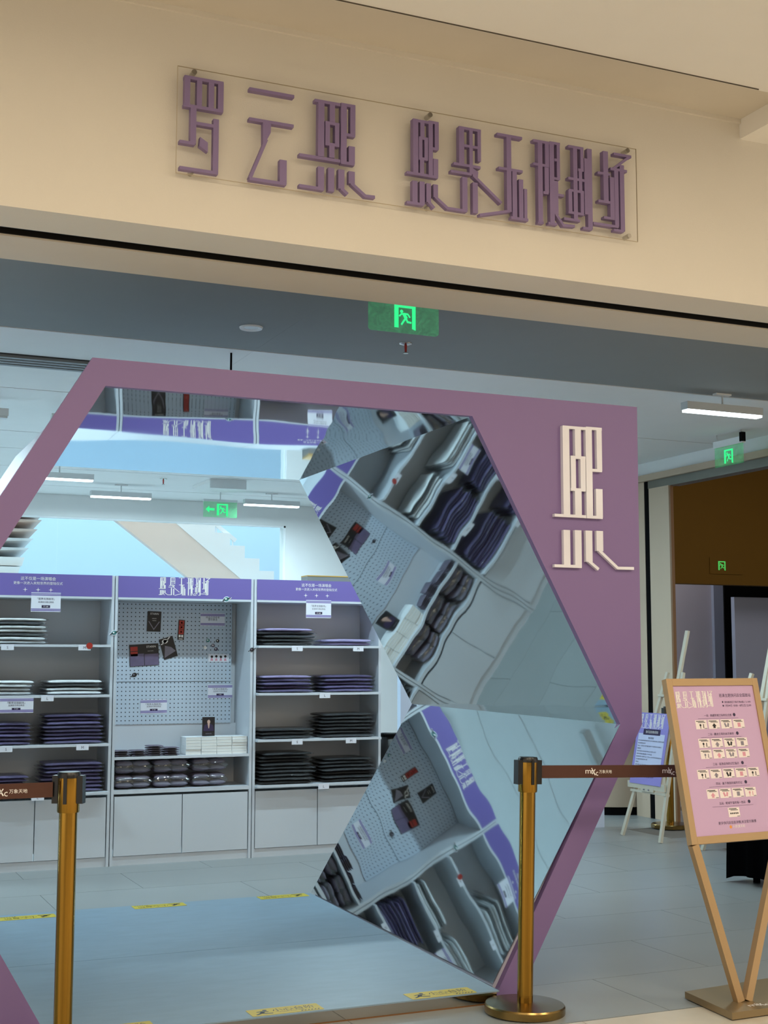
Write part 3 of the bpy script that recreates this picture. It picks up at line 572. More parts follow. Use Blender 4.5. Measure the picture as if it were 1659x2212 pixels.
# ================================================================ PLATFORM AND STICKERS
pf = thing('platform', (1.76, 6.0, 0), 'low pale deck with polished metal skirting inside the tunnel', 'platform')
def deckpoly(y): 
    v = (y - 4.82) / (7.2 - 4.82); return (0.865 + 0.025 * v, 2.622 + 0.10 * v)
for y0, y1 in ((4.82, 5.998), (6.002, 7.205)):
    a0, b0 = deckpoly(y0); a1, b1 = deckpoly(y1)
    MB().add([(a0, y0, .045), (b0, y0, .045), (b1, y1, .045), (a1, y1, .045), (a0, y0, .05), (b0, y0, .05), (b1, y1, .05), (a1, y1, .05)],
             [(0, 3, 2, 1), (4, 5, 6, 7), (0, 1, 5, 4), (1, 2, 6, 5), (2, 3, 7, 6), (3, 0, 4, 7)]).build('deck_board', 'deck', pf)
MB().box(0.875, 2.612, 4.823, 4.829, 0.006, 0.0445).build('skirting', 'skirt_metal', pf)
MB().box(0.91, 2.60, 7.19, 7.196, 0.0, 0.0355).build('rear_skirting', 'skirt_metal', pf)
MB().box(0.875, 2.612, 4.824, 4.84, 0.0, 0.006).build('skirting_base', 'brown_trim', pf)
MB().box(0.93, 2.58, 4.84, 7.18, 0.0, 0.0445).build('core', 'black', pf)
def sticker(x0, y0, label, flip=False):
    fr = Fr((x0, y0, 0.0505), (1, 0, 0), (0, 1, 0)) if not flip else Fr((x0 + 0.28, y0 + 0.092, 0.0505), (-1, 0, 0), (0, -1, 0))
    t = thing('caution_sticker', (x0 + 0.14, y0 + 0.045, 0.05), label, 'sticker', 'yellow caution stickers on the deck')
    MB().prism([(0.004, 0), (0.276, 0), (0.28, 0.004), (0.28, 0.088), (0.276, 0.092), (0.004, 0.092), (0, 0.088), (0, 0.004)], 0, 0.0006, fr).build('film', 'tape_yellow', t)
    b = MB(); text(b, '小心台阶', fr, 0.175, 0.056, 0.0009, width=0.165, height=0.04)
    text(b, 'Watch your step', fr, 0.16, 0.026, 0.0009, width=0.10)
    for k in range(6): b.flat([(0.19 + .013 * k, 0.008), (0.197 + .013 * k, 0.008), (0.203 + .013 * k, 0.018), (0.196 + .013 * k, 0.018)], 0.0009, fr)
    b.build('lettering', 'print_black', t)
    b = MB().flat(circ(0.066, 0.066, 0.009, 12), 0.0009, fr)
    for pts, w in (([(.055, .05), (.045, .032)], .016), ([(.03, .05), (.05, .055), (.075, .045)], .008), ([(.045, .034), (.06, .024), (.085, .02)], .009), ([(.045, .034), (.03, .022), (.02, .016)], .009)):
        b.flat(stroke(pts, w), 0.0009, fr)
    b.build('slipping_figure', 'print_black', t)
sticker(2.248, 4.826, 'yellow caution sticker at the front right corner of the deck')
sticker(1.608, 4.832, 'yellow caution sticker midway along the front edge of the deck')
sticker(0.97, 4.836, 'yellow caution sticker at the left of the front deck edge, cut by the frame')
sticker(2.405, 7.105, 'yellow caution sticker at the far right corner of the deck', True)
sticker(1.71, 7.098, 'yellow caution sticker midway along the far deck edge', True)
sticker(1.02, 7.05, 'yellow caution sticker on the far deck edge behind the left stanchion', True)

# ================================================================ SHELVING
YC = 8.92; CD = 0.36                                   # front of the units and their depth
def card(parent_or_none, fr, cu, cv, w, h, lines, badge=None, label=None, cat='card', group=None, rot=0.0):
    fr2 = Fr(fr(cu, cv, 0), (fr.u * math.cos(rot) + fr.v * math.sin(rot)), (fr.v * math.cos(rot) - fr.u * math.sin(rot)))
    t = thing('price_card', fr(cu, cv - h / 2, 0), label, cat, group)
    MB().prism(rect(-w / 2, -h / 2, w / 2, h / 2), 0.0, 0.0015, fr2).build('sheet', 'card_white', t)
    b = MB()
    for y in (h / 2 - 0.008, h / 2 - 0.017, -h / 2 + 0.008, -h / 2 + 0.017): b.flat(rect(-w / 2, y - 0.003, w / 2, y + 0.003), 0.0019, fr2)
    b.build('stripe', 'print_violet', t)
    b = MB(); n = len(lines); y = h * 0.17
    for s, wd in lines:
        text(b, s, fr2, 0, y, 0.0019, width=wd); y -= h * 0.165
    b.build('lettering', 'print_dark', t)
    if badge:
        MB().flat(rect(-0.027, -h * 0.30, 0.027, -h * 0.16), 0.0019, fr2).build('price_badge', 'print_dark', t)
        b = MB(); text(b, badge, fr2, 0, -h * 0.23, 0.0022, height=h * 0.075); b.build('price', 'print_white', t)
    return t
UNIT = {}
def cabinet(x0, x1, kind, label):
    t = thing('shelf_cabinet', ((x0 + x1) / 2, YC + CD / 2, 0), label, 'cabinet', 'white shelf cabinets in a row')
    for x in (x0, x1 - 0.018): MB().box(x, x + 0.018, YC, YC + CD, 0, 1.90).build('side_panel', 'cabinet_white', t)
    a, b = x0 + 0.0185, x1 - 0.0185
    MB().box(a, b, YC + CD - 0.01, YC + CD, 0.06, 1.90).build('back_panel', 'cabinet_white', t)
    MB().box(a, b, YC + 0.015, YC + CD - 0.011, 1.882, 1.90).build('top_board', 'cabinet_white', t)
    hd = MB().box(a, b, YC - 0.004, YC + 0.014, 1.757, 1.90).build('header_panel', 'header_violet', t)
    MB().box(a, b, YC - 0.006, YC + 0.3, 1.742, 1.7565).build('header_rail', 'cabinet_white', t)
    MB().box(a, b, YC, YC + CD - 0.011, 0.462, 0.487).build('base_shelf', 'cabinet_white', t)
    MB().box(a, b, YC + 0.012, YC + 0.03, 0.0, 0.058).build('plinth', 'cabinet_white', t)
    xm = (x0 + x1) / 2
    for u, v in ((a + 0.006, xm - 0.003), (xm + 0.003, b - 0.006)):
        MB().box(u, v, YC + 0.003, YC + 0.02, 0.062, 0.446).build('door', 'cabinet_white', t)
    fr = front(YC - 0.004)
    if kind == 'shelf':
        for z in (1.441, 1.114, 0.797):
            MB().box(a, b, YC - 0.055, YC + CD - 0.011, z - 0.016, z).build('shelf', 'cabinet_white', t)
        MB().box(a, b, YC - 0.055, YC - 0.0005, 0.472, 0.487).build('shelf_lip', 'cabinet_white', t)
        bm_ = MB(); text(bm_, '这不仅是一场演唱会', fr, xm - 0.02, 1.868, 0.0008, width=0.225); text(bm_, '更像一次进入未知世界的登陆仪式', fr, xm - 0.02, 1.838, 0.0008, width=0.315)
        for k in (-1, 0, 1): bm_.flat(star(xm - 0.02 + 0.082 * k, 1.795, 0.016), 0.0008, fr)
        bm_.build('lettering', 'print_white', hd)
    else:
        bm_ = MB(); logo(bm_, fr, xm + 0.01, 1.833, 0.33, 0.0008); bm_.build('logotype', 'print_white', hd)
        for z0, z1 in ((1.192, 1.741), (0.900, 1.188)):
            o = MB().box(a + 0.002, b - 0.04, YC + CD - 0.05, YC + CD - 0.044, z0, z1).build('pegboard', 'pegboard', t)
        MB().box(a, b, YC, YC + CD - 0.011, 0.685, 0.702).build('shelf', 'cabinet_white', t)
        MB().box(a, b, YC + CD - 0.043, YC + CD - 0.03, 0.703, 0.899).build('backing_board', 'cabinet_white', t)
    return t
cabinet(1.003, 1.967, 'shelf', 'white shelf cabinet with lettered violet header, left of the pegboard unit')
cabinet(1.973, 2.938, 'peg', 'white cabinet with pegboard back and logotype header')
cabinet(2.944, 3.905, 'shelf', 'white shelf cabinet with lettered violet header, right of the pegboard unit')
cabinet(0.033, 0.997, 'peg', 'white pegboard cabinet seen only in the mirrors')
FS = front(YC - 0.056)                                   # plane of the shelf edges
def size_tag(cx, z, ch, label, fr=FS):
    t = thing('size_tag', fr(cx, z - 0.036, 0), label, 'tag', 'white size tags on the shelf edges')
    MB().prism(rect(cx - 0.04, z - 0.036, cx + 0.04, z), 0, 0.0015, fr).build('sheet', 'card_white', t)
    b = MB(); text(b, ch, fr, cx, z - 0.019, 0.0019, height=0.016); b.build('lettering', 'print_dark', t)
ROW = ['top', 'second', 'third', 'bottom']
ZR = [1.441, 1.114, 0.797, 0.487]
for cx, r, ch in ((1.275, 0, 'S'), (1.765, 0, 'M'), (1.535, 1, 'L'), (1.285, 2, 'S'), (1.768, 2, 'M'), (1.492, 3, 'L')):
    size_tag(cx, ZR[r] - 0.002, ch, f'white size {ch} tag on the {ROW[r]} shelf edge of the left cabinet')
for cx, r, ch in ((3.243, 0, 'S'), (3.705, 0, 'M'), (3.452, 1, 'L'), (3.248, 2, 'S'), (3.652, 2, 'M'), (3.447, 3, 'L')):
    size_tag(cx, ZR[r] - 0.002, ch, f'white size {ch} tag on the {ROW[r]} shelf edge of the right cabinet')
rd = MB().cyl((1.797, YC - 0.0581, 1.433), (1.797, YC - 0.0605, 1.433), 0.021, 20).build('round_sticker', 'print_red', None, origin=(1.797, YC - 0.058, 1.413)); tag(rd, 'round red sticker on the size M tag of the left cabinet', 'sticker')
PL = [('「熙界无限剧场」', 0.11), ('巡演官方周边商品', 0.10)]
FH = front(YC - 0.0065)
card(None, FH, 1.517, 1.715, 0.19, 0.125, PL, '¥ 168', 'white price card hanging under the header of the left cabinet')
card(None, FH, 3.42, 1.70, 0.19, 0.125, PL, '¥ 168', 'white price card hanging under the header of the right cabinet')
card(None, front(YC - 0.0585), 1.34, 1.052, 0.215, 0.095, PL, '¥ 368', 'white price card on the second shelf edge of the left cabinet')
FPG = front(YC + CD - 0.0505)                              # pegboard face
card(None, FPG, 2.678 + .06, 1.625, 0.178, 0.09, [('样品仅供参考', 0.10), ('请勿拿走', 0.07)], None, 'white notice card with two lines high on the pegboard')
card(None, FPG, 2.80, 1.12, 0.178, 0.095, PL, '¥ 88', 'white price card low on the right of the pegboard')
card(None, FPG, 2.325, 1.02, 0.186, 0.095, PL, '¥ 128', 'white price card low on the left of the pegboard', rot=0.01)
# things pinned to the pegboard
def pinned(name, label, cat, cx, cz, w, h, rot, parts, fr=FPG, th=0.004, sheet='print_black', group=None):
    fr2 = Fr(fr(cx, cz, 0.0006), (fr.u * math.cos(rot) + fr.v * math.sin(rot)), (fr.v * math.cos(rot) - fr.u * math.sin(rot)))
    t = thing(name, fr(cx, cz - h / 2, 0), label, cat, group)
    MB().prism(rect(-w / 2, -h / 2, w / 2, h / 2), 0.0, th, fr2).build('sheet', sheet, t)
    for nm, m, polys in parts:
        b = MB()
        for p in polys:
            if isinstance(p, tuple): text(b, p[0], fr2, p[1], p[2], th + 0.0006, width=p[3])
            else: b.flat(p, th + 0.0003, fr2)
        b.build(nm, m, t)
    return t
pinned('album_sleeve', 'black album sleeve with a chevron pinned high on the pegboard', 'album', 2.315, 1.607, 0.097, 0.14, -0.03,
       [('print', 'print_grey', [stroke([(-.038, .0), (0, -.055), (.038, .0)], .006)]), ('lettering', 'print_white', [('STARIN', 0, .053, .06), ('INFINITE', 0, .02, .03), ('THEATRE', 0, .006, .03)])])
pinned('photo_strip', 'narrow red photo strip pinned in the middle of the pegboard', 'photo strip', 2.51, 1.55, 0.045, 0.14, -0.05,
       [('photo', 'print_red', [rect(-.018, .036, .018, .066), rect(-.018, .003, .018, .033), rect(-.018, -.03, .018, 0)]), ('figure', 'skin_tone', [circ(0, .05, .006, 10), circ(0, .018, .006, 10), circ(0, -.014, .006, 10)]), ('caption', 'print_white', [rect(-.016, -.052, -.002, -.034), rect(.002, -.052, .016, -.034), rect(-.014, -.066, .014, -.06)])])
pinned('open_album', 'open dark album with red pictures pinned at the left of the pegboard', 'album', 2.25, 1.375, 0.205, 0.15, 0.06,
       [('page', 'print_mauve', [rect(-.10, -.073, -.002, .01), rect(.002, -.073, .10, .005)]), ('photo', 'print_red', [rect(-.095, .03, -.045, .06), rect(-.095, -.005, -.045, .025)]), ('lettering', 'print_white', [('STARIN', .05, .055, .065), ('INFINITE THEATRE', .045, .025, .04)]), ('fold', 'print_black', [rect(-.002, -.075, .002, .075)])])
pinned('poster_card', 'tilted dark card with a white ringed planet pinned on the pegboard', 'card', 2.42, 1.425, 0.10, 0.145, 0.29,
       [('print', 'print_grey', [[(-.045, -.06), (.045, -.035), (.02, .0), (-.02, .02)]]), ('planet', 'print_white', [circ(-.012, .05, .022, 18, .016)]), ('ring', 'print_white', [stroke([(-.045, .035), (-.012, .042), (.03, .072)], .007)]), ('crater', 'print_mauve', [circ(-.012, .052, .012, 14, .009)])])
for k, (x, z, m) in enumerate(((2.705, 1.478, 'print_teal'), (2.776, 1.475, 'print_black'), (2.743, 1.442, 'pouch_grey'), (2.685, 1.427, 'garment_white'), (2.765, 1.417, 'print_dark'))):
    t = thing('badge', FPG(x, z, 0), ['teal round badge, upper left of five on the pegboard', 'black round badge, upper right of five on the pegboard', 'grey round badge, middle of five on the pegboard', 'white round badge, lower left of five on the pegboard', 'dark violet badge, lowest of five on the pegboard'][k], 'badge', 'badges on the pegboard')
    MB().cyl(FPG(x, z, 0.0006), FPG(x, z, 0.006), 0.012, 16).build('disc', m, t); MB().flat(circ(x - .003, z + .002, .005, 10), 0.0066, FPG).build('motif', 'print_white', t)
t = pinned('picture_strip', 'pale strip of small figures pinned right of centre on the pegboard', 'picture', 2.785, 1.355, 0.15, 0.056, -0.01,
       [('figure', 'print_black', [circ(-.05 + .033 * k, .008 + .003 * (k % 2), .009, 12) for k in range(4)]), ('body', 'print_pink', [[(-.06 + .033 * k, -.02), (-.04 + .033 * k, -.02), (-.044 + .033 * k, -.003), (-.056 + .033 * k, -.003)] for k in range(4)]), ('face', 'skin_tone', [circ(-.05 + .033 * k, .004 + .003 * (k % 2), .006, 10) for k in range(4)])], sheet='card_white', th=0.002)
def planet(fr, cx, cz, s, label, dark, rot=0.3):
    fr2 = Fr(fr(cx, cz, 0.0006), (fr.u * math.cos(rot) + fr.v * math.sin(rot)), (fr.v * math.cos(rot) - fr.u * math.sin(rot)))
    t = thing('planet_sticker', fr(cx, cz - s * 0.4, 0), label, 'sticker', 'ringed planet stickers')
    if not dark:
        b = MB(); b.prism(circ(0, 0, s * .62, 24, s * .5), 0, 0.0012, fr2); b.prism(circ(0, 0, s * 1.0, 28, s * .2), 0, 0.0012, fr2); b.build('border', 'card_white', t)
    MB().prism(circ(0, 0.0, s * .45, 24, s * .38), 0.0012, 0.0022, fr2).build('globe', 'print_black' if dark else 'print_teal', t)
    MB().prism(stroke([(-s * .85, -s * .1), (0, -s * .05), (s * .85, s * .08)], s * .12), 0.0022, 0.003, fr2).build('ring', 'print_black', t)
    MB().flat(circ(-s * .1, s * .08, s * .16, 14), 0.0033, fr2).build('highlight', 'garment_white' if not dark else 'pouch_grey', t)
planet(front(YC - 0.001), 1.970, 1.52, 0.036, 'teal ringed planet sticker on the divider left of the pegboard', False)
planet(FH, 2.74, 1.757, 0.038, 'white edged ringed planet sticker on the rail under the logotype header', False)
planet(front(YC - 0.001), 2.93, 1.412, 0.036, 'black ringed planet sticker on the divider right of the pegboard', True)
planet(FPG, 2.185, 1.238, 0.038, 'black ringed planet sticker over the pegboard seam', True)

# ---- folded garments in clear sleeves
def pillow(mb, W, D, T, n, seed, amp, nu=10, nv=8, p=6, z0=0.0, bow=0.0):
    def sh(u, v):
        e = max(0.0, 1 - abs(2 * u - 1) ** p) ** 0.5 * max(0.0, 1 - abs(2 * v - 1) ** p) ** 0.5
        return e
    def pos(u, v, s):
        e = sh(u, v); x = (u - .5) * W; y = (v - .5) * D
        nz = noise.noise(Vector((x * 9 + seed * 3.1, y * 9, seed * 7.7))) * amp
        edge = 1 - e
        x += noise.noise(Vector((seed, y * 14, 3.3))) * amp * 2 * (abs(2 * u - 1) ** 4); y += noise.noise(Vector((x * 14, seed, 9.3))) * amp * 2 * (abs(2 * v - 1) ** 4)
        return (x, y, z0 + T / 2 + s * T / 2 * e * 0.92 + nz * (0.35 + edge * 0.5) + bow * (1 - (2 * u - 1) ** 2) * (1 - 0.5 * v))
    q = lambda t: 0.5 - 0.5 * math.cos(math.pi * t)
    mb.grid(lambda u, v: pos(q(u), q(v), 1), nu, nv); mb.grid(lambda u, v: pos(1 - q(u), q(v), -1), nu, nv); return mb
PITCH = 0.0243
def garment_proto(color, k):
    t = thing('bagged_garment', (0, 0, 0), 'x', 'garment')
    MB_ = pillow(MB(), 0.375, 0.30, 0.0215, 1, k * 1.7 + len(color), 0.0045, 14, 10, p=12, bow=0.002)
    MB_.build('folded_garment', color, t, smooth=3.14)
    pillow(MB(), 0.41, 0.325, 0.0235, 1, k * 1.7 + len(color), 0.0052, 18, 10, p=10, bow=0.002).build('plastic_sleeve', 'plastic_film', t, smooth=3.14)
    return t
protos = {c: [garment_proto(c, k) for k in range(3)] for c in ('garment_white', 'garment_lilac', 'garment_purple', 'garment_black')}
used = set()
ORD = ['topmost', 'second from top', 'third from top', 'fourth from top', 'fifth from top', 'sixth from top', 'seventh from top', 'eighth from top', 'ninth from top']
def ordinal(i, n): return 'lowest' if i == 0 and n > 1 else ORD[n - 1 - i]
CN = {'garment_white': 'white', 'garment_lilac': 'lilac', 'garment_purple': 'purple', 'garment_black': 'black'}
def stack(cx, zr, count, color, where, w=1.0, topcolor=None, dark_every=0, lean=0.0):
    for i in range(count):
        c = color
        if topcolor and i == count - 1: c = topcolor
        if dark_every and i % dark_every == dark_every - 1 and i < count - 1: c = 'garment_black'
        pr = protos[c][random.randrange(3)]
        if pr.name in used: o = copy_tree(pr)
        else: o = pr; used.add(pr.name)
        o['label'] = f'{CN[c]} garment in clear sleeve, {ordinal(i, count)}, {where}'; o['group'] = 'bagged garments on the shelves'
        o.location = (cx + random.uniform(-.005, .005) + lean * i, YC + 0.135 + random.uniform(-.02, .02), zr + 0.0012 + i * PITCH)
        o.scale = (w * random.uniform(.90, 1.01), 1, random.uniform(.9, 1.05) if i == count - 1 else 1); o.rotation_euler = (0, 0, random.uniform(-.045, .045))
A_, B_ = 'left cabinet', 'right cabinet'
stack(1.345, ZR[0], 7, 'garment_white', 'only stack, top shelf, left cabinet', dark_every=3)
stack(1.262, ZR[1], 4, 'garment_white', 'left stack, second shelf, left cabinet', 1.0)
stack(1.72, ZR[1], 4, 'garment_white', 'right stack, second shelf, left cabinet', 1.02, dark_every=3)
stack(1.262, ZR[2], 6, 'garment_purple', 'left stack, third shelf, left cabinet', 1.0)
stack(1.72, ZR[2], 8, 'garment_purple', 'right stack, third shelf, left cabinet', 1.02)
stack(1.262, ZR[3], 5, 'garment_purple', 'left stack, bottom shelf, left cabinet', 0.95)
stack(1.72, ZR[3], 8, 'garment_purple', 'right stack, bottom shelf, left cabinet', 1.02)
stack(3.20, ZR[0], 5, 'garment_black', 'taller stack, top shelf, right cabinet', 1.03, topcolor='garment_lilac')
stack(3.66, ZR[0], 2, 'garment_lilac', 'shorter stack, top shelf, right cabinet', 0.96)
stack(3.19, ZR[1], 5, 'garment_purple', 'left stack, second shelf, right cabinet', 1.02, topcolor='garment_lilac')
stack(3.65, ZR[1], 5, 'garment_purple', 'right stack, second shelf, right cabinet', 1.02)
stack(3.19, ZR[2], 3, 'garment_black', 'lower stack, third shelf, right cabinet', 1.02)
stack(3.645, ZR[2], 7, 'garment_black', 'taller stack, third shelf, right cabinet', 1.02)
stack(3.19, ZR[3], 9, 'garment_black', 'left stack, bottom shelf, right cabinet', 1.02)
stack(3.65, ZR[3], 7, 'garment_black', 'right stack, bottom shelf, right cabinet', 1.02)

# ---- white books, standing book, dark pouches, wrapped bundles
bp = thing('book', (0, 0, 0), 'x', 'book')
MB().box(-.052, .052, -.075, .075, 0.0015, .0175).build('page_block', 'paper_edge', bp)
MB().box(-.0535, .0535, -.076, .076, 0, .0014).box(-.0535, .0535, -.076, .076, .0176, .019).box(-.0535, -.0522, -.076, .076, 0.0014, .0176).build('cover', 'stair_white', bp)
for c in range(4):
    for k in range(6):
        o = bp if (c == 0 and k == 0) else copy_tree(bp)
        o['label'] = f'white book, {ordinal(k, 6)}, ' + ['leftmost of the four stacks', 'second stack, under the dark standing book', 'third stack from the left', 'rightmost stack by the divider'][c]
        o['group'] = 'white books on the pegboard unit'
        o.location = (2.536 + 0.1085 * c + random.uniform(-.0004, .0004), YC + 0.11 + random.uniform(-.004, .004), 0.7028 + 0.0197 * k)
sb = pinned('standing_book', 'dark book with a pale figure standing on the white books', 'book', 2.655, 0.887, 0.086, 0.128, 0.0,
       [('figure', 'skin_tone', [circ(0.0, .032, .011, 14, .014), [(-.008, .02), (.008, .02), (.004, -.012), (-.004, -.012)]]), ('jacket', 'print_dark', [[(-.038, -.03), (.038, -.03), (.03, .01), (.008, .02), (.002, -.012), (-.002, -.012), (-.008, .02), (-.03, .01)]]), ('lettering', 'print_grey', [('INFINITE', 0, -.048, .04)])], fr=front(YC + 0.10), th=0.012)
pp = thing('folded_pouch', (0, 0, 0), 'x', 'pouch')
pillow(MB(), 0.105, 0.12, 0.0125, 1, 4.0, 0.0015, 6, 6).build('pouch_body', 'pouch_grey', pp, smooth=3.14)
MB().box(-.03, .03, -.0622, -.0605, .003, .008).build('flap', 'print_black', pp)
first = True
for c, n in enumerate((3, 3, 5, 4)):
    for k in range(n):
        o = pp if first else copy_tree(pp); first = False
        o['label'] = f'dark folded pouch, {ordinal(k, n)}, ' + ['stack against the left divider', 'second stack from the left divider', 'tallest of the four small stacks', 'rightmost of the four small stacks'][c]; o['group'] = 'dark pouches on the pegboard unit'
        o.location = (2.052 + 0.1115 * c + random.uniform(-.001, .001), YC + 0.085, 0.7032 + 0.0142 * k); o.rotation_euler.z = random.uniform(-.015, .015)
wb = thing('wrapped_bundle', (0, 0, 0), 'x', 'bundle')
for i in range(2):
    for j in range(2):
        pillow(MB(), 0.112, 0.17, 0.052, 1, i * 3 + j * 5 + 1.0, 0.004, 8, 8, p=3).build('pouch', 'pouch_grey', wb, smooth=3.14)
        wb.children[-1].location = ((i - .5) * 0.113, 0, 0.001 + j * 0.047)
pillow(MB(), 0.25, 0.20, 0.103, 1, 9.0, 0.005, 16, 12, p=4).build('plastic_wrap', 'plastic_film', wb, smooth=3.14)
for k, (c, r_) in enumerate(((0, 0), (1, 0), (2, 0), (0, 1), (1, 1), (2, 1))):
    o = wb if k == 0 else copy_tree(wb)
    o['label'] = 'clear plastic bundle of grey pouches, ' + ('upper' if r_ else 'lower') + ' row, ' + ('beside the left divider', 'in the middle', 'nearest the empty space')[c]
    o['group'] = 'wrapped bundles under the pegboard'
    o.location = (2.125 + 0.262 * c, YC + 0.12, 0.4885 + 0.096 * r_); o.rotation_euler.z = (0.02, -0.03, 0.03)[c]
    o.scale = (1, 1, 0.93)
# thing on top and beside
t = thing('flat_box', (3.6, YC + 0.22, 1.9), 'flat grey box with a golden top edge on the right cabinet', 'box')
MB().box(3.40, 3.74, YC + 0.17, YC + 0.30, 1.9005, 1.942).build('body', 'vent_grey', t); MB().box(3.40, 3.74, YC + 0.166, YC + 0.302, 1.9425, 1.950).build('lid', 'cardboard_gold', t)
def sack(cx, cy, w, d, h, label, name='plastic_sack', seed=1.0):
    t = thing(name, (cx, cy, 0), label, 'bag')
    def fn(u, v):
        a = 2 * math.pi * u; k = (0.85 + 0.25 * math.sin(v * 2.6)) * (1 if v < .86 else 1 - (v - .86) * 3.2)
        k *= 1 + 0.16 * noise.noise(Vector((math.cos(a) * 2, math.sin(a) * 2, v * 4 + seed)))
        return (cx + w / 2 * k * math.cos(a), cy + d / 2 * k * math.sin(a), 0.002 + h * v)
    MB().grid(fn, 24, 16).build('body', 'black_plastic', t, smooth=0.5)
    MB().grid(lambda u, v: (cx + (0.25 + .5 * v) * w / 2 * math.cos(6.283 * u) * (1 + .3 * math.sin(u * 31)), cy + (0.25 + .5 * v) * d / 2 * math.sin(6.283 * u), h * .97 + 0.05 * v), 18, 3).build('tied_neck', 'black_plastic', t)
sack(4.06, YC + 0.2, 0.22, 0.26, 0.78, 'black plastic sack standing beside the right cabinet')

# ================================================================ STANCHIONS
def mixc(mb, fr, cu, cv, h, w=0.0008):                    # belt logotype
    text(mb, 'm', fr, cu - h * .62, cv - h * .02, w, height=h * .42, width=h * .75)
    mb.flat(rect(cu - h * .17, cv - h * .23, cu - h * .07, cv + h * .18), w, fr); mb.flat(circ(cu - h * .12, cv + h * .36, h * .07, 10), w, fr)
    mb.flat(stroke([(cu - h * .06, cv + h * .26), (cu + h * .36, cv - h * .42)], h * .13), w, fr); mb.flat(stroke([(cu + h * .34, cv + h * .26), (cu - h * .04, cv - h * .3)], h * .10), w, fr)
    text(mb, 'c', fr, cu + h * .60, cv - h * .26, w, height=h * .44)
    text(mb, '万象天地', fr, cu + h * 1.78, cv - h * .02, w, width=h * 1.75)
    return mb
def stanchion(x, y, label, belt=None, tilt=0.0, H=0.968, br=0.155, sides=48, rotation=0.0):
    t = thing('stanchion', (x, y, 0), label, 'stanchion', 'gold belt stanchions')
    MB().lathe([(br, 0.002), (br, 0.028), (br - 0.004, 0.034), (0.05, 0.038), (0.034, 0.040)], sides, (x, y)).build('base', 'gold_base', t, smooth=0.5)
    MB().lathe([(0.0305, 0.04), (0.0305, H - 0.13)], 40, (x, y)).build('pole', 'gold', t, smooth=0.6)
    MB().lathe([(0.036, H - 0.135), (0.0375, H - 0.131), (0.0375, H - 0.02)], 40, (x, y)).build('sleeve', 'gold', t, smooth=0.5)
    MB().lathe([(0.0385, H - 0.0195), (0.0385, H - 0.006), (0.035, H)], 40, (x, y)).build('cap', 'black_plastic', t, smooth=0.6)
    for k in range(4):
        a = rotation + k * math.pi / 2; dx, dy = math.cos(a), math.sin(a)
        MB().bar((x + dx * .036, y + dy * .036, H - 0.105), (x + dx * .036, y + dy * .036, H - 0.012), 0.034 if k % 2 == 0 else 0.012, 0.012 if k % 2 else 0.036, (-dy, dx, 0) if k % 2 == 0 else (dx, dy, 0)).build('belt_slot', 'black_plastic', t)
    if belt:
        x1, phase = belt; s = 1 if x1 > x else -1; zc = H - 0.058; a, b = sorted((x + s * 0.054, x1))
        bt = MB().box(a, b, y - 0.0012, y, zc - 0.025, zc + 0.025).build('belt', 'belt', t)
        m = MB(); fr = front(y - 0.0012); u = phase
        while u < b - 0.05:
            if u > a + 0.03: mixc(m, fr, u, zc, 0.034, 0.0006)
            u += 0.37
        m.build('lettering', 'print_white', bt)
    if tilt: t.rotation_euler = (0, tilt, 0)
    return t
stanchion(2.648, 4.665, 'gold belt stanchion with black head in front of the pink panel', (4.4, 2.945), 0.027, rotation=0.0)
stanchion(0.888, 4.665, 'gold belt stanchion at the left, its base below the picture edge', (-0.6, 0.29), 0.0, rotation=-0.5)
stanchion(6.56, 9.16, 'gold stanchion standing behind the white easel', None, 0, sides=12)

# ================================================================ POSTER STAND
t = thing('poster_stand', (3.5, 4.4, 0), 'bronze framed pink poster stand on a V shaped leg', 'poster stand')
FW, FH_ = 0.49, 0.66
fr = Fr((3.262, 4.415, 0.628), (math.cos(0.07), math.sin(0.07), 0), (0, 0.226, 0.974))
bw = 0.03
for nm, poly in (('frame_rail', rect(0, 0, bw, FH_)), ('frame_rail', rect(FW - bw, 0, FW, FH_)), ('frame_rail', rect(bw, 0, FW - bw, bw)), ('frame_rail', rect(bw, FH_ - bw, FW - bw, FH_))):
    MB().prism(poly, -0.03, 0.0, fr).build(nm, 'frame_gold', t, bevel=0.0012)
sheet = MB().prism(rect(bw, bw, FW - bw, FH_ - bw), -0.012, -0.006, fr).build('poster_sheet', 'poster_pink', t)
PF = Fr(fr(bw, FH_ - bw, -0.006), fr.u, -fr.v)             # poster frame: u right, v DOWN, normal away
PU, PV = FW - 2 * bw, FH_ - 2 * bw
class PFr:
    o = fr(bw, FH_ - bw, -0.006); u = fr.u; v = fr.v; n = fr.n
    def __call__(s, a, b, w=0.0): return s.o + s.u * a + s.v * b + s.n * w
pf_ = PFr()
Q = lambda u, v: (u * PU, -v * PV)
b = MB(); logo(b, pf_, *Q(.275, .098), .43 * PU, 0.0006); b.build('logotype', 'print_white', sheet)
b = MB(); text(b, '巡演主题快闪店全国首站', pf_, *Q(.755, .068), 0.0006, width=.40 * PU)
text(b, '南京秦淮区万象天地A座L1 L134N', pf_, *Q(.775, .115), 0.0006, width=.33 * PU); text(b, '7月04日 10:00 - 8月2日 22:00', pf_, *Q(.775, .14), 0.0006, width=.33 * PU)
b.flat(circ(*Q(.588, .14), 0.004, 12), 0.0006, pf_); b.flat(rect(Q(.58, .12)[0], Q(0, .12)[1], Q(.595, 0)[0], Q(0, .108)[1]), 0.0006, pf_)
heads = [('一站 · 典藏熙域之际的仪式感', .205, .50, .34), ('二站 · 藏进日常的未尽美学', .333, .50, .32), ('三站 · 巡游返场的记忆锚点', .535, .50, .32), ('四站 · 属于夜旅的城市印记', .665, .50, .32), ('五站 · 熙域宇宙的每一色彩', .796, .50, .32)]
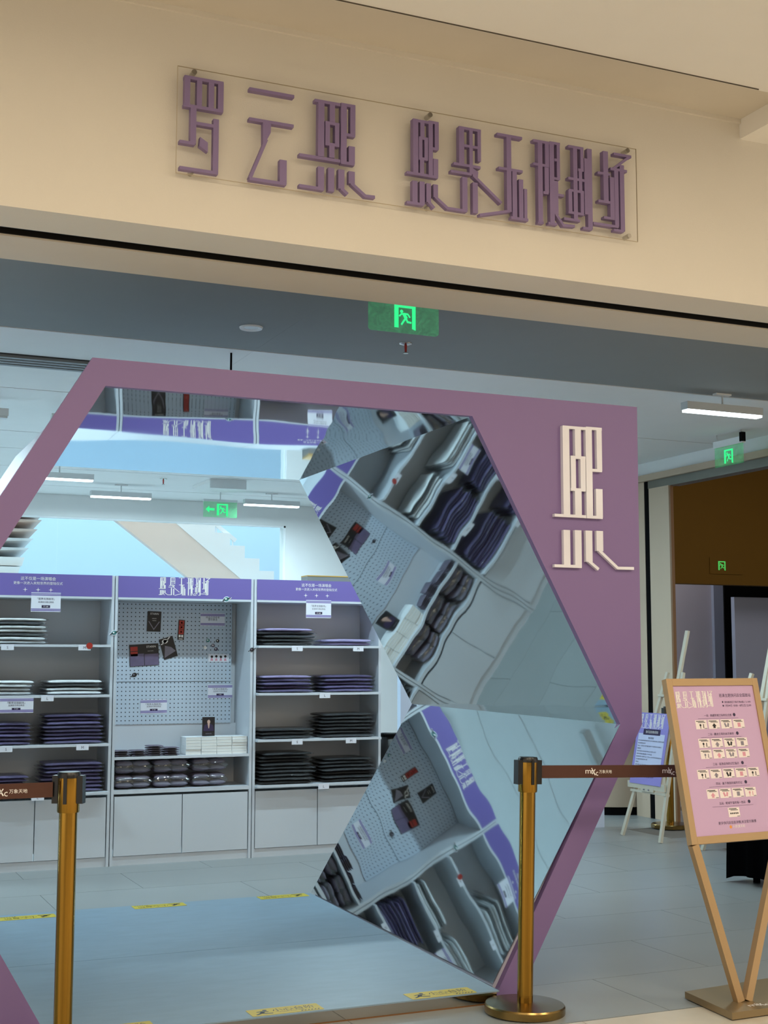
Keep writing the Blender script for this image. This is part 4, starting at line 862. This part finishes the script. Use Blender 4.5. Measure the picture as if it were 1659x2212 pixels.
for s, v_, u_, w_ in heads:
    text(b, s, pf_, *Q(u_, v_), 0.0006, width=w_ * PU)
    p0 = Q(u_ - .25, v_ + .02); p1 = Q(u_ + .25, v_ + .0215); b.flat(rect(p0[0], p1[1], p1[0], p0[1]), 0.0006, pf_)
    b.flat(circ(*Q(u_ + .205, v_ - .002), 0.007, 14), 0.0006, pf_)
text(b, '更多快闪店信息详情,关注官方微博', pf_, *Q(.52, .925), 0.0006, width=.46 * PU)
b.build('lettering', 'print_dark', sheet)
b = MB(); b.flat(circ(*Q(.43, .953), 0.0065, 16), 0.0006, pf_); b.build('round_logo', 'print_orange', sheet)
b = MB(); text(b, '小票|摩天轮', pf_, *Q(.53, .953), 0.0006, width=.15 * PU); b.build('sponsor_lettering', 'print_white', sheet)
rng = random.Random(3)
def pcard(u, v):
    c = MB().flat(rect(Q(u, 0)[0], Q(0, v + .062)[1], Q(u + .138, 0)[0], Q(0, v)[1]), 0.0005, pf_).build('printed_card', 'poster_cream', sheet)
    return u, v
dk, pk, gy = MB(), MB(), MB()
cards = [(.21 + .155 * k, .235) for k in range(4)] + [(.21 + .155 * k, .362) for k in range(4)] + [(.21 + .155 * k, .436) for k in range(4)] + [(.135 + .155 * k, .568) for k in range(5)] + [(.21 + .155 * k, .70) for k in range(4)] + [(.43, .828)]
for k, (u, v_) in enumerate(cards):
    pcard(u, v_)
    dk.flat(rect(Q(u + .01, 0)[0], Q(0, v_ + .011)[1], Q(u + .105, 0)[0], Q(0, v_ + .006)[1]), 0.0008, pf_)
    dk.flat(rect(Q(u + .03, 0)[0], Q(0, v_ + .018)[1], Q(u + .12, 0)[0], Q(0, v_ + .014)[1]), 0.0008, pf_)
    gy.flat(rect(Q(u + .1, 0)[0], Q(0, v_ + .060)[1], Q(u + .135, 0)[0], Q(0, v_ + .055)[1]), 0.0008, pf_)
    c = (dk, pk, gy)[(0, 0, 2, 1, 0, 2, 0, 2, 2, 1, 2, 1, 0, 2, 0, 1, 0, 1, 1, 2, 1, 0)[k]]
    sh = k % 4
    cx, cy = Q(u + .07, v_ + .038)
    if k == 21:
        for q in range(5): dk.flat(circ(cx - .018 + .009 * q, cy, 0.0035, 10), 0.0008, pf_)
    elif sh == 0:
        c.flat(circ(cx - .006, cy + .002, 0.005, 12), 0.0008, pf_); c.flat(rect(cx - .0075, cy - .012, cx - .0045, cy), 0.0008, pf_); c.flat(rect(cx + .008, cy - .010, cx + .012, cy + .006), 0.0008, pf_)
    elif sh == 1: c.flat([(cx - .012, cy - .003), (cx, cy + .009), (cx + .012, cy - .003), (cx + .006, cy - .003), (cx + .006, cy - .011), (cx - .006, cy - .011), (cx - .006, cy - .003)], 0.0008, pf_)
    elif sh == 2: c.flat(rrect(cx - .007, cy, .009, .018, .4), 0.0008, pf_); c.flat(rrect(cx + .007, cy, .009, .016, -.3), 0.0008, pf_)
    else: c.flat(rect(cx - .008, cy - .009, cx + .008, cy + .008), 0.0008, pf_)
dk.build('card_print', 'print_black', sheet); pk.build('card_print', 'print_pink', sheet); gy.build('card_print', 'print_grey', sheet)
ap = Vector((3.452, 4.372, 0.03))
MB().bar(fr(0.018, 0.0, -0.015), ap + Vector((-0.018, 0, 0)), 0.032, 0.03, (0, 1, 0)).build('leg', 'frame_gold', t)
MB().bar(fr(0.462, 0.0, -0.015), ap + Vector((0.018, 0, 0)), 0.032, 0.03, (0, 1, 0)).build('leg', 'frame_gold', t)
bs = MB().add([(3.30, 4.245, .004), (3.84, 4.26, .004), (3.85, 4.64, .004), (3.335, 4.585, .004), (3.30, 4.245, .03), (3.84, 4.26, .03), (3.85, 4.64, .03), (3.335, 4.585, .03)],
              [(0, 3, 2, 1), (4, 5, 6, 7), (0, 1, 5, 4), (1, 2, 6, 5), (2, 3, 7, 6), (3, 0, 4, 7)]).build('base_plate', 'base_bronze', t)
MB().add([(3.31, 4.255, 0), (3.83, 4.27, 0), (3.84, 4.63, 0), (3.345, 4.575, 0), (3.31, 4.255, .004), (3.83, 4.27, .004), (3.84, 4.63, .004), (3.345, 4.575, .004)],
              [(0, 3, 2, 1), (4, 5, 6, 7), (0, 1, 5, 4), (1, 2, 6, 5), (2, 3, 7, 6), (3, 0, 4, 7)]).build('foot_pad', 'black', t)
b = MB(); mixc(b, Fr((3.47, 4.30, 0.0303), (1, 0.02, 0), (0, 1, 0)), 0, 0, 0.05); b.build('lettering', 'print_white', bs)

# ================================================================ EASELS
def easel(dx, dy, label, plabel, purple=True):
    t = thing('easel', (6.05 + dx, 8.66 + dy, 0), label, 'easel', 'white wooden easels')
    P = lambda y, z, o=0.0: Vector((5.94 + 0.2 * z + dx + o, y + dy, z))
    up = (1, 0, 0)
    MB().bar(P(8.92, 0.003), P(8.635, 1.25), 0.028, 0.022, up).build('leg', 'easel_wood', t)
    MB().bar(P(8.425, 0.003), P(8.44, 1.25), 0.028, 0.022, up).build('leg', 'easel_wood', t)
    MB().bar(P(8.555, 0.42, 0.012), P(8.475, 1.565, 0.012), 0.034, 0.02, up).build('mast', 'easel_wood', t)
    MB().bar(P(8.55, 1.18, 0.05), Vector((6.58 + dx, 8.62 + dy, 0.003)), 0.026, 0.022, (0, 1, 0)).build('rear_leg', 'easel_wood', t)
    MB().bar(P(8.875, 0.345), P(8.42, 0.345), 0.018, 0.04, (-1, 0, .2)).build('crossbar', 'easel_wood', t)
    MB().bar(P(8.70, 1.07), P(8.425, 1.07), 0.018, 0.036, (-1, 0, .2)).build('crossbar', 'easel_wood', t)
    MB().bar(P(8.90, 0.395, -0.03), P(8.42, 0.395, -0.03), 0.014, 0.05, (0, 0, 1)).build('tray', 'easel_wood', t)
    b_ = MB().bar(P(8.72, 0.368, -0.025), P(8.56, 0.368, -0.025), 0.02, 0.032, (0, 0, 1)).build('tray_bracket', 'easel_wood', t)
    MB().cyl(P(8.67, 0.368, -0.04), P(8.67, 0.368, -0.046), 0.006, 8).cyl(P(8.61, 0.368, -0.04), P(8.61, 0.368, -0.046), 0.006, 8).build('knob', 'print_grey', b_)
    # board resting on the tray
    f = Fr(P(8.865, 0.404, -0.040), (0, -1, 0), (0.2, 0, 1)); w, h = 0.40, 0.545
    q = thing('poster_board', f(0.2, 0, 0), plabel, 'poster')
    if not purple:
        MB().prism(rect(0, 0, w, h), 0, 0.005, f).build('board', 'teal_board', q); return
    bd = MB().prism([(0, 0), (w, 0), (w, h - .02), (w - .02, h), (0, h)], 0, 0.005, f).build('board', 'poster_lilac', q)
    MB().flat(rect(.03, .09, w - .03, .385), 0.0054, f).build('pale_panel', 'poster_pale', bd)
    b = MB(); logo(b, f, .2, .475, .30, 0.0056); b.build('logotype', 'print_white', bd)
    MB().flat(rect(.09, .375, .31, .42), 0.0058, f).flat(rect(.10, .105, .29, .135), 0.0058, f).build('title_box', 'print_dark', bd)
    b = MB(); text(b, '快闪店购物须知', f, .2, .398, 0.0062, width=.16); b.build('title', 'print_white', bd)
    b = MB(); text(b, '购买规则', f, .2, .352, 0.0062, width=.07)
    y = .33
    for s, wd in (('本次活动商品数量有限先到先得售完即止请理性消费', .33), ('每位顾客限购两件', .10), ('商品一经售出非质量问题不予退换请当面确认', .31), ('温馨提示', .05), ('请保管好随身物品注意台阶', .25), ('请勿触摸展示样品', .20), ('现场排队请听从工作人员安排谢谢配合', .33), ('活动期间请保留购物小票', .15), ('须知', .04), ('具体以现场公告为准', .26), ('最终解释权归主办方所有', .24)):
        text(b, s, f, .04, y, 0.0062, width=wd, height=.010, align='l'); y -= .0205
    text(b, '更多信息请关注官方账号', f, .2, .06, 0.0062, width=.2)
    b.build('lettering', 'print_dark', bd)
easel(0, 0, 'pale wooden easel holding a lilac notice board beside the pier', 'lilac notice board with pale text panel on the easel')
easel(0.05, -0.93, 'pale wooden easel mostly hidden behind the pink poster stand', 'dark teal board hidden behind the pink poster stand', False)

# ================================================================ BLACK CLOTH AT THE RIGHT EDGE
TX, TY = 5.33, 6.36
t = thing('draped_table', (TX + 0.3, TY + 0.25, 0), 'table under a black cloth at the right picture edge', 'table')
for x in (TX + .12, TX + .48):
    for y in (TY + .12, TY + .38): MB().box(x - .015, x + .015, y - .015, y + .015, 0, 0.718).build('leg', 'black', t)
MB().box(TX + .02, TX + .56, TY + .02, TY + .46, 0.719, 0.738).build('table_top', 'black', t)
def cl(u, v):
    P = [(TX, TY), (TX + .58, TY), (TX + .58, TY + .48), (TX, TY + .48)]
    k = u * 4; i = int(k) % 4; s = k - int(k); a = P[i]; b_ = P[(i + 1) % 4]
    x = a[0] + (b_[0] - a[0]) * s; y = a[1] + (b_[1] - a[1]) * s
    corner = 1 - min(s, 1 - s) * 2
    drop = (0.69 + 0.036 * corner ** 3) * v
    fl = 0.02 * v * math.sin(u * 75) + 0.03 * v * corner
    d = Vector((x - TX - .29, y - TY - .24)).normalized()
    return (x + d.x * fl, y + d.y * fl, 0.742 - drop)
MB().grid(cl, 64, 8).box(TX, TX + .58, TY, TY + .48, 0.739, 0.744).build('cloth', 'black_cloth', t, smooth=0.8)
